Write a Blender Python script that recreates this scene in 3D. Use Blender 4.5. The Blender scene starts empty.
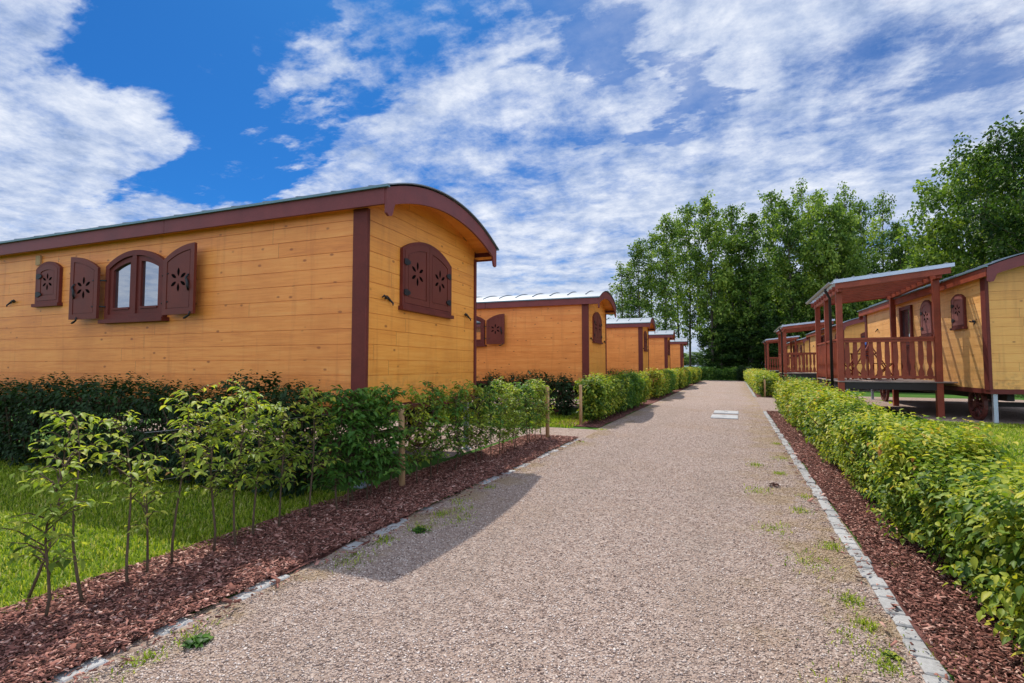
import bpy, math, random
import numpy as np
rad = math.radians
random.seed(7)
RNG = np.random.default_rng(11)
scene = bpy.context.scene
COL = scene.collection

# ------------------------------------------------------------------ helpers
class MB:
    """collects shapes for ONE mesh object"""
    def __init__(s):
        s.v = []; s.f = []; s.sm = []
    def add(s, vs, fs, smooth=False):
        o = len(s.v)
        s.v += [tuple(p) for p in vs]
        for f in fs:
            s.f.append(tuple(i + o for i in f)); s.sm.append(smooth)
    def box(s, x0, x1, y0, y1, z0, z1, M=None):
        vs = [(x0,y0,z0),(x1,y0,z0),(x1,y1,z0),(x0,y1,z0),(x0,y0,z1),(x1,y0,z1),(x1,y1,z1),(x0,y1,z1)]
        if M: vs = [M(*p) for p in vs]
        s.add(vs, [(0,3,2,1),(4,5,6,7),(0,1,5,4),(1,2,6,5),(2,3,7,6),(3,0,4,7)])
    def bbox(s, x0, x1, y0, y1, z0, z1, b=.006):
        """box with chamfered edges"""
        X=(x0,x1);Y=(y0,y1);Z=(z0,z1); vs=[]; idx={}
        for i in (0,1):
            for j in (0,1):
                for k in (0,1):
                    sx=b if i==0 else -b; sy=b if j==0 else -b; sz=b if k==0 else -b
                    idx[i,j,k]=len(vs)
                    vs += [(X[i],Y[j]+sy,Z[k]+sz),(X[i]+sx,Y[j],Z[k]+sz),(X[i]+sx,Y[j]+sy,Z[k])]
        g=lambda i,j,k,a: idx[i,j,k]+a
        fs=[]
        for i in (0,1): fs.append([g(i,0,0,0),g(i,1,0,0),g(i,1,1,0),g(i,0,1,0)])
        for j in (0,1): fs.append([g(0,j,0,1),g(1,j,0,1),g(1,j,1,1),g(0,j,1,1)])
        for k in (0,1): fs.append([g(0,0,k,2),g(1,0,k,2),g(1,1,k,2),g(0,1,k,2)])
        for j in (0,1):
            for k in (0,1): fs.append([g(0,j,k,1),g(1,j,k,1),g(1,j,k,2),g(0,j,k,2)])
        for i in (0,1):
            for k in (0,1): fs.append([g(i,0,k,0),g(i,1,k,0),g(i,1,k,2),g(i,0,k,2)])
            for j in (0,1): fs.append([g(i,j,0,0),g(i,j,1,0),g(i,j,1,1),g(i,j,0,1)])
        for i in (0,1):
            for j in (0,1):
                for k in (0,1): fs.append([g(i,j,k,0),g(i,j,k,1),g(i,j,k,2)])
        c=((x0+x1)/2,(y0+y1)/2,(z0+z1)/2); out=[]
        for f in fs:      # orient outward
            a,b2,c2=[np.array(vs[q]) for q in f[:3]]
            n=np.cross(b2-a,c2-a); m=np.mean([vs[q] for q in f],axis=0)-np.array(c)
            out.append(f if n@m>0 else f[::-1])
        s.add(vs,out)
    def prism(s, pts, d0, d1, F):
        """polygon pts (a,b) extruded from depth d0 to d1 through map F(a,b,d)"""
        n=len(pts); vs=[F(a,b,d0) for a,b in pts]+[F(a,b,d1) for a,b in pts]
        fs=[tuple(range(n))[::-1],tuple(range(n,2*n))]
        for i in range(n):
            j=(i+1)%n; fs.append((i,j,n+j,n+i))
        s.add(vs,fs)
    def ring(s, outer, inner, d0, d1, F):
        n=len(outer); vs=[F(a,b,d) for d in (d0,d1) for L in (outer,inner) for a,b in L]
        fs=[]
        for i in range(n):
            j=(i+1)%n
            fs += [(2*n+i,2*n+j,3*n+j,3*n+i),(i,j,2*n+j,2*n+i),(n+j,n+i,3*n+i,3*n+j),(j,i,n+i,n+j)]
        s.add(vs,fs)
    def tube(s, pts, rs, n=7, cap=True, smooth=True):
        pts=[np.array(p,float) for p in pts]
        if not hasattr(rs,'__len__'): rs=[rs]*len(pts)
        vs=[]; t0=None; u=None
        for i,p in enumerate(pts):
            t=pts[min(i+1,len(pts)-1)]-pts[max(i-1,0)]; t=t/(np.linalg.norm(t)+1e-9)
            if u is None:
                u=np.cross(t,(0,0,1) if abs(t[2])<.9 else (1,0,0)); u/=np.linalg.norm(u)
            else:
                u=u-t*(u@t); u/=np.linalg.norm(u)+1e-9
            w=np.cross(t,u)
            for k in range(n):
                a=2*math.pi*k/n; vs.append(p+rs[i]*(u*math.cos(a)+w*math.sin(a)))
        fs=[]
        for i in range(len(pts)-1):
            for k in range(n):
                fs.append((i*n+k,i*n+(k+1)%n,(i+1)*n+(k+1)%n,(i+1)*n+k))
        s.add(vs,fs,smooth)
        if cap:
            o=len(s.v)-len(vs)
            s.f.append(tuple(o+k for k in range(n))[::-1]); s.sm.append(False)
            s.f.append(tuple(o+(len(pts)-1)*n+k for k in range(n))); s.sm.append(False)
    def mesh(s, name):
        me=bpy.data.meshes.new(name); me.from_pydata(s.v,[],s.f)
        me.polygons.foreach_set('use_smooth',s.sm); me.update(); return me

def obj(name, mb, mat, parent=None):
    me = mb.mesh(name) if isinstance(mb,MB) else mb
    if mat and not me.materials: me.materials.append(mat)
    o=bpy.data.objects.new(name,me); COL.objects.link(o)
    if parent: o.parent=parent
    return o
def thing(name,label,cat,loc=(0,0,0),rz=0,group=None):
    o=bpy.data.objects.new(name,None); COL.objects.link(o); o.empty_display_size=.2
    o.location=loc; o.rotation_euler=(0,0,rz); return tag(o,label,cat,group)
def tag(o,label,cat,group=None):
    o['label']=label; o['category']=cat
    if group: o['group']=group
    return o
def kind(o,k): o['kind']=k; return o
def dup(o,parent=None):
    c=o.copy(); COL.objects.link(c)
    if parent: c.parent=parent
    for ch in [x for x in COL.objects if x.parent==o]: dup(ch,c)
    return c

def fast_mesh(name, V, T, rnd=None):
    """triangle mesh from numpy arrays, with a per-vertex float attribute rnd"""
    me=bpy.data.meshes.new(name); nv=len(V); nt=len(T)
    me.vertices.add(nv); me.vertices.foreach_set('co',np.ascontiguousarray(V,dtype=np.float32).ravel())
    me.loops.add(nt*3); me.loops.foreach_set('vertex_index',np.ascontiguousarray(T,dtype=np.int32).ravel())
    me.polygons.add(nt); me.polygons.foreach_set('loop_start',np.arange(0,nt*3,3,dtype=np.int32))
    me.update(calc_edges=True)
    if rnd is not None:
        a=me.attributes.new('rnd','FLOAT','POINT'); a.data.foreach_set('value',np.ascontiguousarray(rnd,dtype=np.float32))
    me.validate(); return me

LEAF_V=np.array([(0,0,0),(-.20,.20,.06),(-.27,.46,.09),(-.15,.78,.04),(0,1,-.08),(.15,.78,.04),(.27,.46,.09),(.20,.20,.06),(0,.33,-.03),(0,.68,-.03)])
LEAF_T=np.array([(0,8,1),(1,8,2),(2,8,9),(2,9,3),(3,9,4),(0,7,8),(7,6,8),(6,9,8),(6,5,9),(5,4,9)])
LEAF2_V=np.array([(0,0,0),(-.34,.5,.07),(0,1,-.04),(.34,.5,.07)]); LEAF2_T=np.array([(0,2,1),(0,3,2)])
def norm(a): return a/(np.linalg.norm(a,axis=-1,keepdims=True)+1e-9)
def leaves(P,D,N,S,R,fine=True,curl=.0):
    V0,T0=(LEAF_V,LEAF_T) if fine else (LEAF2_V,LEAF2_T)
    D=norm(D); X=norm(np.cross(D,N)); Z=np.cross(X,D)
    k=len(V0); n=len(P)
    S=S[:,None,None]
    V=P[:,None,:]+S*(V0[None,:,0:1]*X[:,None,:]+V0[None,:,1:2]*D[:,None,:]+V0[None,:,2:3]*Z[:,None,:])
    V[:,:,2]-= (curl*S[:,:,0]*V0[None,:,1]**2)
    T=T0[None]+ (np.arange(n)*k)[:,None,None]
    return V.reshape(-1,3),T.reshape(-1,3),np.repeat(R,k)
def cat_leaves(L):
    Vs=[];Ts=[];Rs=[];o=0
    for V,T,R in L: Vs.append(V);Ts.append(T+o);Rs.append(R);o+=len(V)
    return np.concatenate(Vs),np.concatenate(Ts),np.concatenate(Rs)

# ------------------------------------------------------------------ materials
def new_mat(name):
    m=bpy.data.materials.new(name); m.use_nodes=True; nt=m.node_tree
    for n in list(nt.nodes): nt.nodes.remove(n)
    return m,nt
class NT:
    def __init__(s,nt): s.nt=nt
    def n(s,t,**kw):
        nd=s.nt.nodes.new(t)
        for k,v in kw.items():
            if k.startswith('_'): setattr(nd,k[1:],v)
            else:
                nd.inputs[k.replace('__',' ') if not k.isdigit() else int(k)].default_value=v
        return nd
    def l(s,a,b): s.nt.links.new(a,b)
    def math(s,op,a,b=None,c=None,clamp=False):
        nd=s.nt.nodes.new('ShaderNodeMath'); nd.operation=op; nd.use_clamp=clamp
        for i,v in enumerate((a,b,c)):
            if v is None: continue
            if isinstance(v,(int,float)): nd.inputs[i].default_value=v
            else: s.l(v,nd.inputs[i])
        return nd.outputs[0]
    def vmath(s,op,a,b=None):
        nd=s.nt.nodes.new('ShaderNodeVectorMath'); nd.operation=op
        for i,v in enumerate((a,b)):
            if v is None: continue
            if isinstance(v,(tuple,list)): nd.inputs[i].default_value=v
            elif isinstance(v,(int,float)): nd.inputs['Scale'].default_value=v
            else: s.l(v,nd.inputs[i])
        return nd.outputs['Value'] if op in('DOT_PRODUCT','LENGTH') else nd.outputs['Vector']
    def scale(s,a,k):
        nd=s.nt.nodes.new('ShaderNodeVectorMath'); nd.operation='SCALE'; s.l(a,nd.inputs[0])
        if isinstance(k,(int,float)): nd.inputs['Scale'].default_value=k
        else: s.l(k,nd.inputs['Scale'])
        return nd.outputs[0]
    def ramp(s,fac,stops,interp='LINEAR'):
        nd=s.nt.nodes.new('ShaderNodeValToRGB'); cr=nd.color_ramp; cr.interpolation=interp
        while len(cr.elements)<len(stops): cr.elements.new(.5)
        for e,(p,c) in zip(cr.elements,stops):
            e.position=p; e.color=(*c,1) if len(c)==3 else c
        s.l(fac,nd.inputs[0]); return nd.outputs[0]
    def maprange(s,v,a,b,c=0,d=1,smooth=True):
        nd=s.nt.nodes.new('ShaderNodeMapRange'); nd.interpolation_type='SMOOTHSTEP' if smooth else 'LINEAR'
        s.l(v,nd.inputs[0])
        for i,x in enumerate((a,b,c,d)): nd.inputs[i+1].default_value=x
        return nd.outputs[0]
    def mix(s,fac,a,b,blend='MIX'):
        nd=s.nt.nodes.new('ShaderNodeMix'); nd.data_type='RGBA'; nd.blend_type=blend
        for sock,v in ((nd.inputs[0],fac),(nd.inputs[6],a),(nd.inputs[7],b)):
            if isinstance(v,(int,float)): sock.default_value=v
            elif isinstance(v,(tuple,list)): sock.default_value=(*v,1) if len(v)==3 else v
            else: s.l(v,sock)
        return nd.outputs[2]
    def noise(s,vec,scale,detail=4,rough=.55,dist=0,dim='3D',w=None):
        nd=s.nt.nodes.new('ShaderNodeTexNoise'); nd.noise_dimensions=dim
        if vec is not None: s.l(vec,nd.inputs['Vector'])
        nd.inputs['Scale'].default_value=scale; nd.inputs['Detail'].default_value=detail
        nd.inputs['Roughness'].default_value=rough; nd.inputs['Distortion'].default_value=dist
        return nd.outputs['Fac']
    def bump(s,h,strength=.3,dist=.01,normal=None):
        nd=s.nt.nodes.new('ShaderNodeBump'); nd.inputs['Strength'].default_value=strength; nd.inputs['Distance'].default_value=dist
        s.l(h,nd.inputs['Height'])
        if normal: s.l(normal,nd.inputs['Normal'])
        return nd.outputs[0]
    def principled(s,color,rough=.6,metal=0,spec=.5,normal=None,coat=0):
        nd=s.nt.nodes.new('ShaderNodeBsdfPrincipled')
        for sock,v in (('Base Color',color),('Roughness',rough),('Metallic',metal),('Specular IOR Level',spec),('Coat Weight',coat)):
            if isinstance(v,(int,float)): nd.inputs[sock].default_value=v
            elif isinstance(v,(tuple,list)): nd.inputs[sock].default_value=(*v,1)
            else: s.l(v,nd.inputs[sock])
        if normal: s.l(normal,nd.inputs['Normal'])
        return nd.outputs[0]
    def out(s,sh):
        nd=s.nt.nodes.new('ShaderNodeOutputMaterial'); s.l(sh,nd.inputs[0])
    def coord(s,w='Object'):
        return s.nt.nodes.new('ShaderNodeTexCoord').outputs[w]
    def sep(s,v):
        nd=s.nt.nodes.new('ShaderNodeSeparateXYZ'); s.l(v,nd.inputs[0]); return nd.outputs
    def comb(s,x,y,z):
        nd=s.nt.nodes.new('ShaderNodeCombineXYZ')
        for i,v in enumerate((x,y,z)):
            if isinstance(v,(int,float)): nd.inputs[i].default_value=v
            else: s.l(v,nd.inputs[i])
        return nd.outputs[0]
    def attr(s,name):
        nd=s.nt.nodes.new('ShaderNodeAttribute'); nd.attribute_name=name; return nd.outputs['Fac']
    def white(s,v):
        nd=s.nt.nodes.new('ShaderNodeTexWhiteNoise'); nd.noise_dimensions='3D'; s.l(v,nd.inputs['Vector']); return nd.outputs['Value']
    def objrand(s): return s.nt.nodes.new('ShaderNodeObjectInfo').outputs['Random']

ZB=.925; BH=.1835      # wall base height above the wagon's origin plane and board height
def wood_mat(name,c0,c1,c2,axis,rough=.42):
    """varnished spruce boards laid horizontally; axis = which local axis runs along the boards"""
    m,nt=new_mat(name); T=NT(nt); co=T.coord(); x,y,z=T.sep(co)
    u=x if axis=='x' else y
    bi=T.math('FLOOR',T.math('DIVIDE',T.math('SUBTRACT',z,ZB),BH))
    # each course is made of boards ~2.6 m long with staggered ends
    off=T.math('MULTIPLY',T.white(T.comb(bi,3.1,0.0)),4.4)
    seg=T.math('DIVIDE',T.math('ADD',u,off),4.4); si=T.math('FLOOR',seg)
    br=T.white(T.comb(bi,si,7.7)); br2=T.white(T.comb(bi,si,1.3))
    gv=T.comb(T.math('ADD',T.math('MULTIPLY',u,1.0),T.math('MULTIPLY',br,31.0)),T.math('MULTIPLY',z,1.0),T.math('MULTIPLY',br2,9.0))
    st=nt.nodes.new('ShaderNodeMapping'); st.inputs['Scale'].default_value=(1.3,26,1); T.l(gv,st.inputs[0])
    g=T.noise(st.outputs[0],1.0,6,.6,1.2)
    st2=nt.nodes.new('ShaderNodeMapping'); st2.inputs['Scale'].default_value=(4,90,1); T.l(gv,st2.inputs[0])
    g2=T.noise(st2.outputs[0],1.0,3,.6,.3)
    fac=T.math('ADD',T.math('MULTIPLY',g,.62),T.math('MULTIPLY',g2,.30))
    fac=T.math('ADD',fac,T.math('MULTIPLY',T.math('SUBTRACT',br,.5),.12))
    col=T.ramp(fac,[(.24,c2),(.46,c0),(.66,c1)])
    # knots
    kv=nt.nodes.new('ShaderNodeTexVoronoi'); kv.feature='F1'; kv.inputs['Scale'].default_value=1; kv.inputs['Randomness'].default_value=1
    km=nt.nodes.new('ShaderNodeMapping'); km.inputs['Scale'].default_value=(4.2,7.5,1); T.l(gv,km.inputs[0]); T.l(km.outputs[0],kv.inputs['Vector'])
    kd=T.math('ADD',kv.outputs['Distance'],T.math('MULTIPLY',T.math('SUBTRACT',g,.5),.12))
    pick=T.math('GREATER_THAN',T.sep(kv.outputs['Color'])[0],.38)
    kn=T.math('MULTIPLY',T.maprange(kd,.06,.17,1,0),pick)
    col=T.mix(T.math('MULTIPLY',kn,.8),col,(c2[0]*.42,c2[1]*.33,c2[2]*.4))
    # board end joints: a real dark gap
    fr=T.math('FRACT',seg); gap=T.math('LESS_THAN',fr,.0010)
    col=T.mix(T.math('MULTIPLY',gap,.75),col,(.05,.02,.008))
    # weather: blotchy varnish
    bl=T.noise(co,1.1,4,.6)
    col=T.mix(T.maprange(bl,.40,.72,0,.34),col,(c2[0]*.85,c2[1]*.8,c2[2]*.8))
    # run marks down the boards and splash dirt near the foot
    rm=nt.nodes.new('ShaderNodeMapping'); rm.inputs['Scale'].default_value=(7,7,.55); T.l(co,rm.inputs[0])
    rn=T.noise(rm.outputs[0],1.0,5,.65,.2)
    col=T.mix(T.maprange(rn,.52,.76,0,.38),col,(c2[0]*.72,c2[1]*.66,c2[2]*.8))
    sp=T.math('MULTIPLY',T.maprange(z,ZB+.50,ZB,0,1),T.maprange(T.noise(co,9,5,.7),.42,.68,0,.55))
    col=T.mix(sp,col,(.20,.11,.05))
    h=T.math('ADD',T.math('MULTIPLY',g2,.6),T.math('MULTIPLY',gap,-2.0))
    rg=T.math('ADD',rough-.1,T.math('MULTIPLY',g,.22))
    T.out(T.principled(col,rg,0,.4,T.bump(h,.25,.002))); return m
def paint_mat(name,c,rough=.45,var=.25,streak=True,metal=0,spec=.5,bump=.15):
    m,nt=new_mat(name); T=NT(nt); co=T.coord()
    a=T.noise(co,3.0,5,.6); b=T.noise(co,45,3,.6)
    f=T.math('ADD',T.math('MULTIPLY',a,.65),T.math('MULTIPLY',b,.35))
    col=T.ramp(f,[(.3,tuple(k*(1-var) for k in c)),(.7,tuple(k*(1+var) for k in c))])
    rr=T.math('ADD',rough-.08,T.math('MULTIPLY',a,.16))
    T.out(T.principled(col,rr,metal,spec,T.bump(b,bump,.002))); return m
def leaf_mat(name,stops,trans=.45,tcol=(1.25,1.3,.55),rough=.5,lowf=.0):
    m,nt=new_mat(name); T=NT(nt); r=T.attr('rnd')
    if lowf:
        n=T.noise(T.coord(),1.7,2,.5); r=T.math('ADD',r,T.math('MULTIPLY',T.math('SUBTRACT',n,.5),lowf))
    o=T.objrand(); r=T.math('ADD',r,T.math('MULTIPLY',T.math('SUBTRACT',o,.5),.16))
    col=T.ramp(r,stops)
    p=T.principled(col,rough+.06,0,.22)
    tr=nt.nodes.new('ShaderNodeBsdfTranslucent'); T.l(T.mix(1.0,col,tcol,'MULTIPLY'),tr.inputs[0])
    ms=nt.nodes.new('ShaderNodeMixShader'); ms.inputs[0].default_value=trans; T.l(p,ms.inputs[1]); T.l(tr.outputs[0],ms.inputs[2])
    T.out(ms.outputs[0]); return m
def bark_mat(name,c0,c1,s=8):
    m,nt=new_mat(name); T=NT(nt); mp=nt.nodes.new('ShaderNodeMapping'); mp.inputs['Scale'].default_value=(s,s,s*.25); T.l(T.coord(),mp.inputs[0])
    n=T.noise(mp.outputs[0],1,6,.65,.4)
    T.out(T.principled(T.ramp(n,[(.3,c0),(.7,c1)]),.85,0,.2,T.bump(n,.6,.01))); return m

M={}
M['wood_side']=wood_mat('orange_boards_long',(.86,.300,.062),(.93,.395,.10),(.65,.19,.034),'x')
M['wood_end']=wood_mat('orange_boards_end',(.85,.330,.052),(.92,.415,.08),(.65,.22,.034),'y')
M['wood_side_p']=wood_mat('honey_boards_long',(.88,.45,.14),(.93,.54,.20),(.64,.30,.08),'x')
M['wood_end_p']=wood_mat('honey_boards_end',(.86,.42,.10),(.92,.50,.135),(.64,.28,.06),'y')
M['trim']=paint_mat('dark_redbrown_stain',(.135,.028,.020),.5,.28,spec=.22)
M['trim_side']=paint_mat('redbrown_fascia_stain',(.185,.043,.040),.45,.25,spec=.3)
M['trim_red']=paint_mat('porch_red_stain',(.27,.054,.024),.5,.42,spec=.3)
M['shutter']=paint_mat('shutter_brown_paint',(.145,.032,.020),.45,.2,spec=.25)
M['shutter_lit']=paint_mat('sunlit_shutter_paint',(.30,.10,.08),.5,.2)  # shutter brown made paler and pinker: sunlight put into the colour
M['hole_shade']=paint_mat('cutout_shade',(.006,.004,.004),.9,.1,spec=.0)  # near-black petals: the shade inside cut-outs put into the colour
M['iron']=paint_mat('black_iron',(.012,.011,.012),.5,.2,spec=.4)
M['roof']=paint_mat('zinc_roof_sheet',(.20,.235,.27),.55,.15,metal=.3,bump=.08)
M['roofedge']=paint_mat('teal_edge_flashing',(.13,.23,.25),.4,.15,metal=.3)
M['galv']=paint_mat('galvanised_steel',(.42,.46,.52),.4,.12,metal=.7)
M['chassis']=paint_mat('chassis_dark',(.022,.016,.014),.7,.3)
M['wheel']=paint_mat('wheel_red_stain',(.11,.026,.018),.55,.3)
M['plastic']=paint_mat('dark_plastic',(.022,.022,.026),.4,.1)
M['deck']=paint_mat('weathered_deck',(.26,.20,.17),.7,.3)
M['blue']=paint_mat('blue_cloth',(.03,.13,.42),.8,.25)
M['stake']=bark_mat('round_wood_stake',(.30,.17,.075),(.55,.36,.19),14)
M['wire']=paint_mat('steel_wire',(.30,.30,.31),.5,.05,metal=.5)
M['concrete']=paint_mat('pale_concrete',(.36,.36,.355),.85,.35,spec=.2,bump=.4)
M['twig']=bark_mat('young_bark',(.055,.036,.024),(.15,.105,.065),40)
M['bark']=bark_mat('tree_bark',(.055,.048,.038),(.19,.165,.125),3)
def glass_mat():
    m,nt=new_mat('window_glass'); T=NT(nt)
    n=T.noise(T.coord(),2.2,2,.5)
    d=T.principled((.03,.035,.045),.15,0,.5)
    g=nt.nodes.new('ShaderNodeBsdfGlossy'); g.inputs['Color'].default_value=(.86,.88,.9,1); g.inputs['Roughness'].default_value=.015
    T.l(T.bump(n,.05,.01),g.inputs['Normal'])
    ms=nt.nodes.new('ShaderNodeMixShader'); ms.inputs[0].default_value=.52; T.l(d,ms.inputs[1]); T.l(g.outputs[0],ms.inputs[2]); T.out(ms.outputs[0]); return m
M['glass']=glass_mat()
def poly_mat():
    m,nt=new_mat('clear_roof_sheet'); T=NT(nt)
    tr=nt.nodes.new('ShaderNodeBsdfTransparent'); tr.inputs[0].default_value=(.93,.95,.97,1)
    d=T.principled((.62,.66,.70),.25,0,.5)
    tl=nt.nodes.new('ShaderNodeBsdfTranslucent'); tl.inputs[0].default_value=(.7,.74,.78,1)
    m1=nt.nodes.new('ShaderNodeMixShader'); m1.inputs[0].default_value=.4; T.l(d,m1.inputs[1]); T.l(tl.outputs[0],m1.inputs[2])
    m2=nt.nodes.new('ShaderNodeMixShader'); m2.inputs[0].default_value=.84; T.l(m1.outputs[0],m2.inputs[1]); T.l(tr.outputs[0],m2.inputs[2])
    T.out(m2.outputs[0]); return m
M['poly']=poly_mat()

def rnd_mat(name,stops,rough=.8,spec=.25,extra=None):
    m,nt=new_mat(name); T=NT(nt); col=T.ramp(T.attr('rnd'),stops)
    if extra: col=T.mix(T.maprange(T.noise(T.coord(),extra[0],3,.5),.45,.65,0,extra[1]),col,extra[2])
    T.out(T.principled(col,rough,0,spec)); return m
GSTOPS=[(0,(.14,.10,.09)),(.10,(.25,.18,.15)),(.28,(.40,.295,.245)),(.5,(.52,.395,.33)),(.7,(.56,.455,.40)),(.86,(.66,.55,.48)),(1,(.80,.72,.66))]
def stone_mat():
    m,nt=new_mat('gravel_stones'); T=NT(nt); co=T.coord('Object'); col=T.ramp(T.attr('rnd'),GSTOPS)
    col=T.mix(T.maprange(T.noise(co,.8,3,.5),.45,.65,0,.25),col,(.42,.31,.23))
    x,y,z=T.sep(co)
    edge=T.math('ADD',T.maprange(x,-.9,.75,0,1),T.maprange(x,-1.9,-2.75,0,1))
    gm=T.math('MULTIPLY',T.maprange(T.math('ADD',T.noise(co,1.3,5,.7),T.math('MULTIPLY',edge,.16)),.58,.72,0,1),edge)
    col=T.mix(T.math('MULTIPLY',gm,.6),col,(.36,.24,.11))
    xw=T.math('ADD',x,T.math('MULTIPLY',T.math('SUBTRACT',T.noise(co,.35,2,.5),.5),.8))
    tk=T.math('ADD',T.maprange(T.math('ABSOLUTE',T.math('ADD',xw,1.75)),.34,.08,0,1),T.maprange(T.math('ABSOLUTE',T.math('ADD',xw,.25)),.34,.08,0,1))
    col=T.mix(T.math('MULTIPLY',tk,T.maprange(T.noise(co,1.1,4,.6),.35,.65,.05,.32)),col,(.34,.26,.21))
    col=T.mix(1.0,col,(.93,.915,.885),'MULTIPLY')
    T.out(T.principled(col,.8,0,.25)); return m
M['stones']=stone_mat()
def gravel_mat(name,tint=(1,1,1),grassy=0.0):
    m,nt=new_mat(name); T=NT(nt); co=T.coord('Object')
    v1=nt.nodes.new('ShaderNodeTexVoronoi'); v1.inputs['Scale'].default_value=85; T.l(co,v1.inputs['Vector'])
    v2=nt.nodes.new('ShaderNodeTexVoronoi'); v2.inputs['Scale'].default_value=24; T.l(co,v2.inputs['Vector'])
    r1=T.sep(v1.outputs['Color'])[0]; r2=T.sep(v2.outputs['Color'])[1]
    far=T.math('MULTIPLY',T.noise(co,9,3,.7),.6)
    r=T.math('ADD',T.math('MULTIPLY',r1,.62),T.math('MULTIPLY',r2,.30))
    r=T.math('ADD',r,T.math('MULTIPLY',T.math('SUBTRACT',T.noise(co,14,4,.7),.5),.5))
    col=T.ramp(r,GSTOPS)
    big=T.noise(co,.55,4,.6)
    col=T.mix(T.maprange(big,.48,.68,0,.45),col,(.43,.30,.21))
    col=T.mix(T.maprange(T.noise(co,1.6,4,.7),.55,.75,0,.30),col,(.62,.54,.47))
    col=T.mix(1.0,col,tint,'MULTIPLY')
    if grassy:
        x,y,z=T.sep(co)
        xw=T.math('ADD',x,T.math('MULTIPLY',T.math('SUBTRACT',T.noise(co,.35,2,.5),.5),.8))
        tk=T.math('ADD',T.maprange(T.math('ABSOLUTE',T.math('ADD',xw,1.75)),.34,.08,0,1),T.maprange(T.math('ABSOLUTE',T.math('ADD',xw,.25)),.34,.08,0,1))
        col=T.mix(T.math('MULTIPLY',tk,T.maprange(T.noise(co,1.1,4,.6),.35,.65,.05,.32)),col,(.30,.235,.19))
        edge=T.math('ADD',T.maprange(x,-.5,.75,0,1),T.maprange(x,-1.9,-2.75,0,1))
        gm=T.math('MULTIPLY',T.maprange(T.math('ADD',T.noise(co,1.3,5,.7),T.math('MULTIPLY',edge,.16)),.60,.72,0,1),edge)
        col=T.mix(T.math('MULTIPLY',gm,.55),col,(.30,.215,.10))
    h=T.math('SUBTRACT',T.math('MULTIPLY',r1,.4),v1.outputs['Distance'])
    T.out(T.principled(col,.88,0,.2,T.bump(h,.9,.012))); return m
M['gravel']=gravel_mat('path_gravel',(.72,.70,.675),1)
M['gravel_p']=gravel_mat('pad_gravel',(.70,.68,.65))
def noisy_ground(name,stops,s=6,bump=.5,dist=.02):
    m,nt=new_mat(name); T=NT(nt); co=T.coord(); n=T.math('ADD',T.math('MULTIPLY',T.noise(co,s,6,.7),.6),T.math('MULTIPLY',T.noise(co,s*9,4,.7),.4))
    T.out(T.principled(T.ramp(n,stops),.95,0,.1,T.bump(n,bump,dist))); return m
M['lawn']=noisy_ground('lawn_soil',[(.3,(.022,.05,.008)),(.5,(.045,.11,.014)),(.7,(.085,.16,.022))],5)
M['mulch']=noisy_ground('mulch_base',[(.3,(.05,.02,.016)),(.5,(.13,.055,.045)),(.7,(.24,.12,.10))],8,.8)
M['chips']=rnd_mat('bark_chips',[(0,(.035,.015,.011)),(.3,(.12,.045,.033)),(.6,(.24,.095,.070)),(.85,(.37,.175,.135)),(1,(.56,.36,.29))],.85,.2)
M['kerb']=paint_mat('granite_kerb',(.33,.325,.315),.85,.42,spec=.15,bump=.8)
M['grass']=leaf_mat('grass_blades',[(0,(.09,.15,.012)),(.5,(.25,.36,.024)),(.85,(.42,.48,.05)),(1,(.58,.52,.2))],.45,(1.2,1.2,.5),.5)
M['hedge_y']=leaf_mat('hedge_leaf_yellowgreen',[(0,(.014,.045,.010)),(.22,(.045,.11,.018)),(.48,(.16,.25,.03)),(.72,(.36,.41,.045)),(.93,(.58,.52,.07)),(1,(.45,.20,.06))],.40,(1.2,1.25,.5),.42,.55)
M['hedge_g']=leaf_mat('hedge_leaf_green',[(0,(.014,.05,.012)),(.35,(.04,.11,.018)),(.7,(.10,.21,.03)),(1,(.24,.34,.05))],.40,(1.2,1.25,.5),.42,.4)
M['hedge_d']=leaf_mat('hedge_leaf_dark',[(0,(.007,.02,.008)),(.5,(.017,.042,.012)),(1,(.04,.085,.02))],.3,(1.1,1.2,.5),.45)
M['sapling']=leaf_mat('sapling_leaf',[(0,(.06,.12,.02)),(.4,(.22,.31,.045)),(.75,(.44,.48,.08)),(.93,(.62,.57,.13)),(1,(.42,.22,.07))],.48,(1.2,1.25,.5),.42)
M['sapling_d']=leaf_mat('sapling_leaf_deep',[(0,(.03,.09,.018)),(.4,(.085,.20,.034)),(.8,(.20,.33,.055)),(1,(.40,.45,.08))],.45,(1.2,1.25,.5),.42)
M['tree_a']=leaf_mat('tree_leaf_mid',[(0,(.026,.07,.015)),(.5,(.14,.24,.04)),(1,(.42,.52,.10))],.36,(1.2,1.25,.5),.5)
M['tree_b']=leaf_mat('tree_leaf_light',[(0,(.04,.10,.018)),(.5,(.21,.32,.055)),(1,(.50,.58,.11))],.36,(1.2,1.25,.5),.5)
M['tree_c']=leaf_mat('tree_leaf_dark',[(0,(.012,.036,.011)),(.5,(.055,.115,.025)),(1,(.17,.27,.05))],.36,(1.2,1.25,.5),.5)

# ------------------------------------------------------------------ camera
H=1.4
cam=bpy.data.cameras.new('camera'); co_=bpy.data.objects.new('camera',cam); COL.objects.link(co_)
cam.sensor_width=36; cam.lens=500/1024*36; cam.clip_end=5000; cam.clip_start=.05
co_.location=(0,0,H); co_.rotation_euler=(rad(90+2.805),0,rad(24.011)); scene.camera=co_

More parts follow.
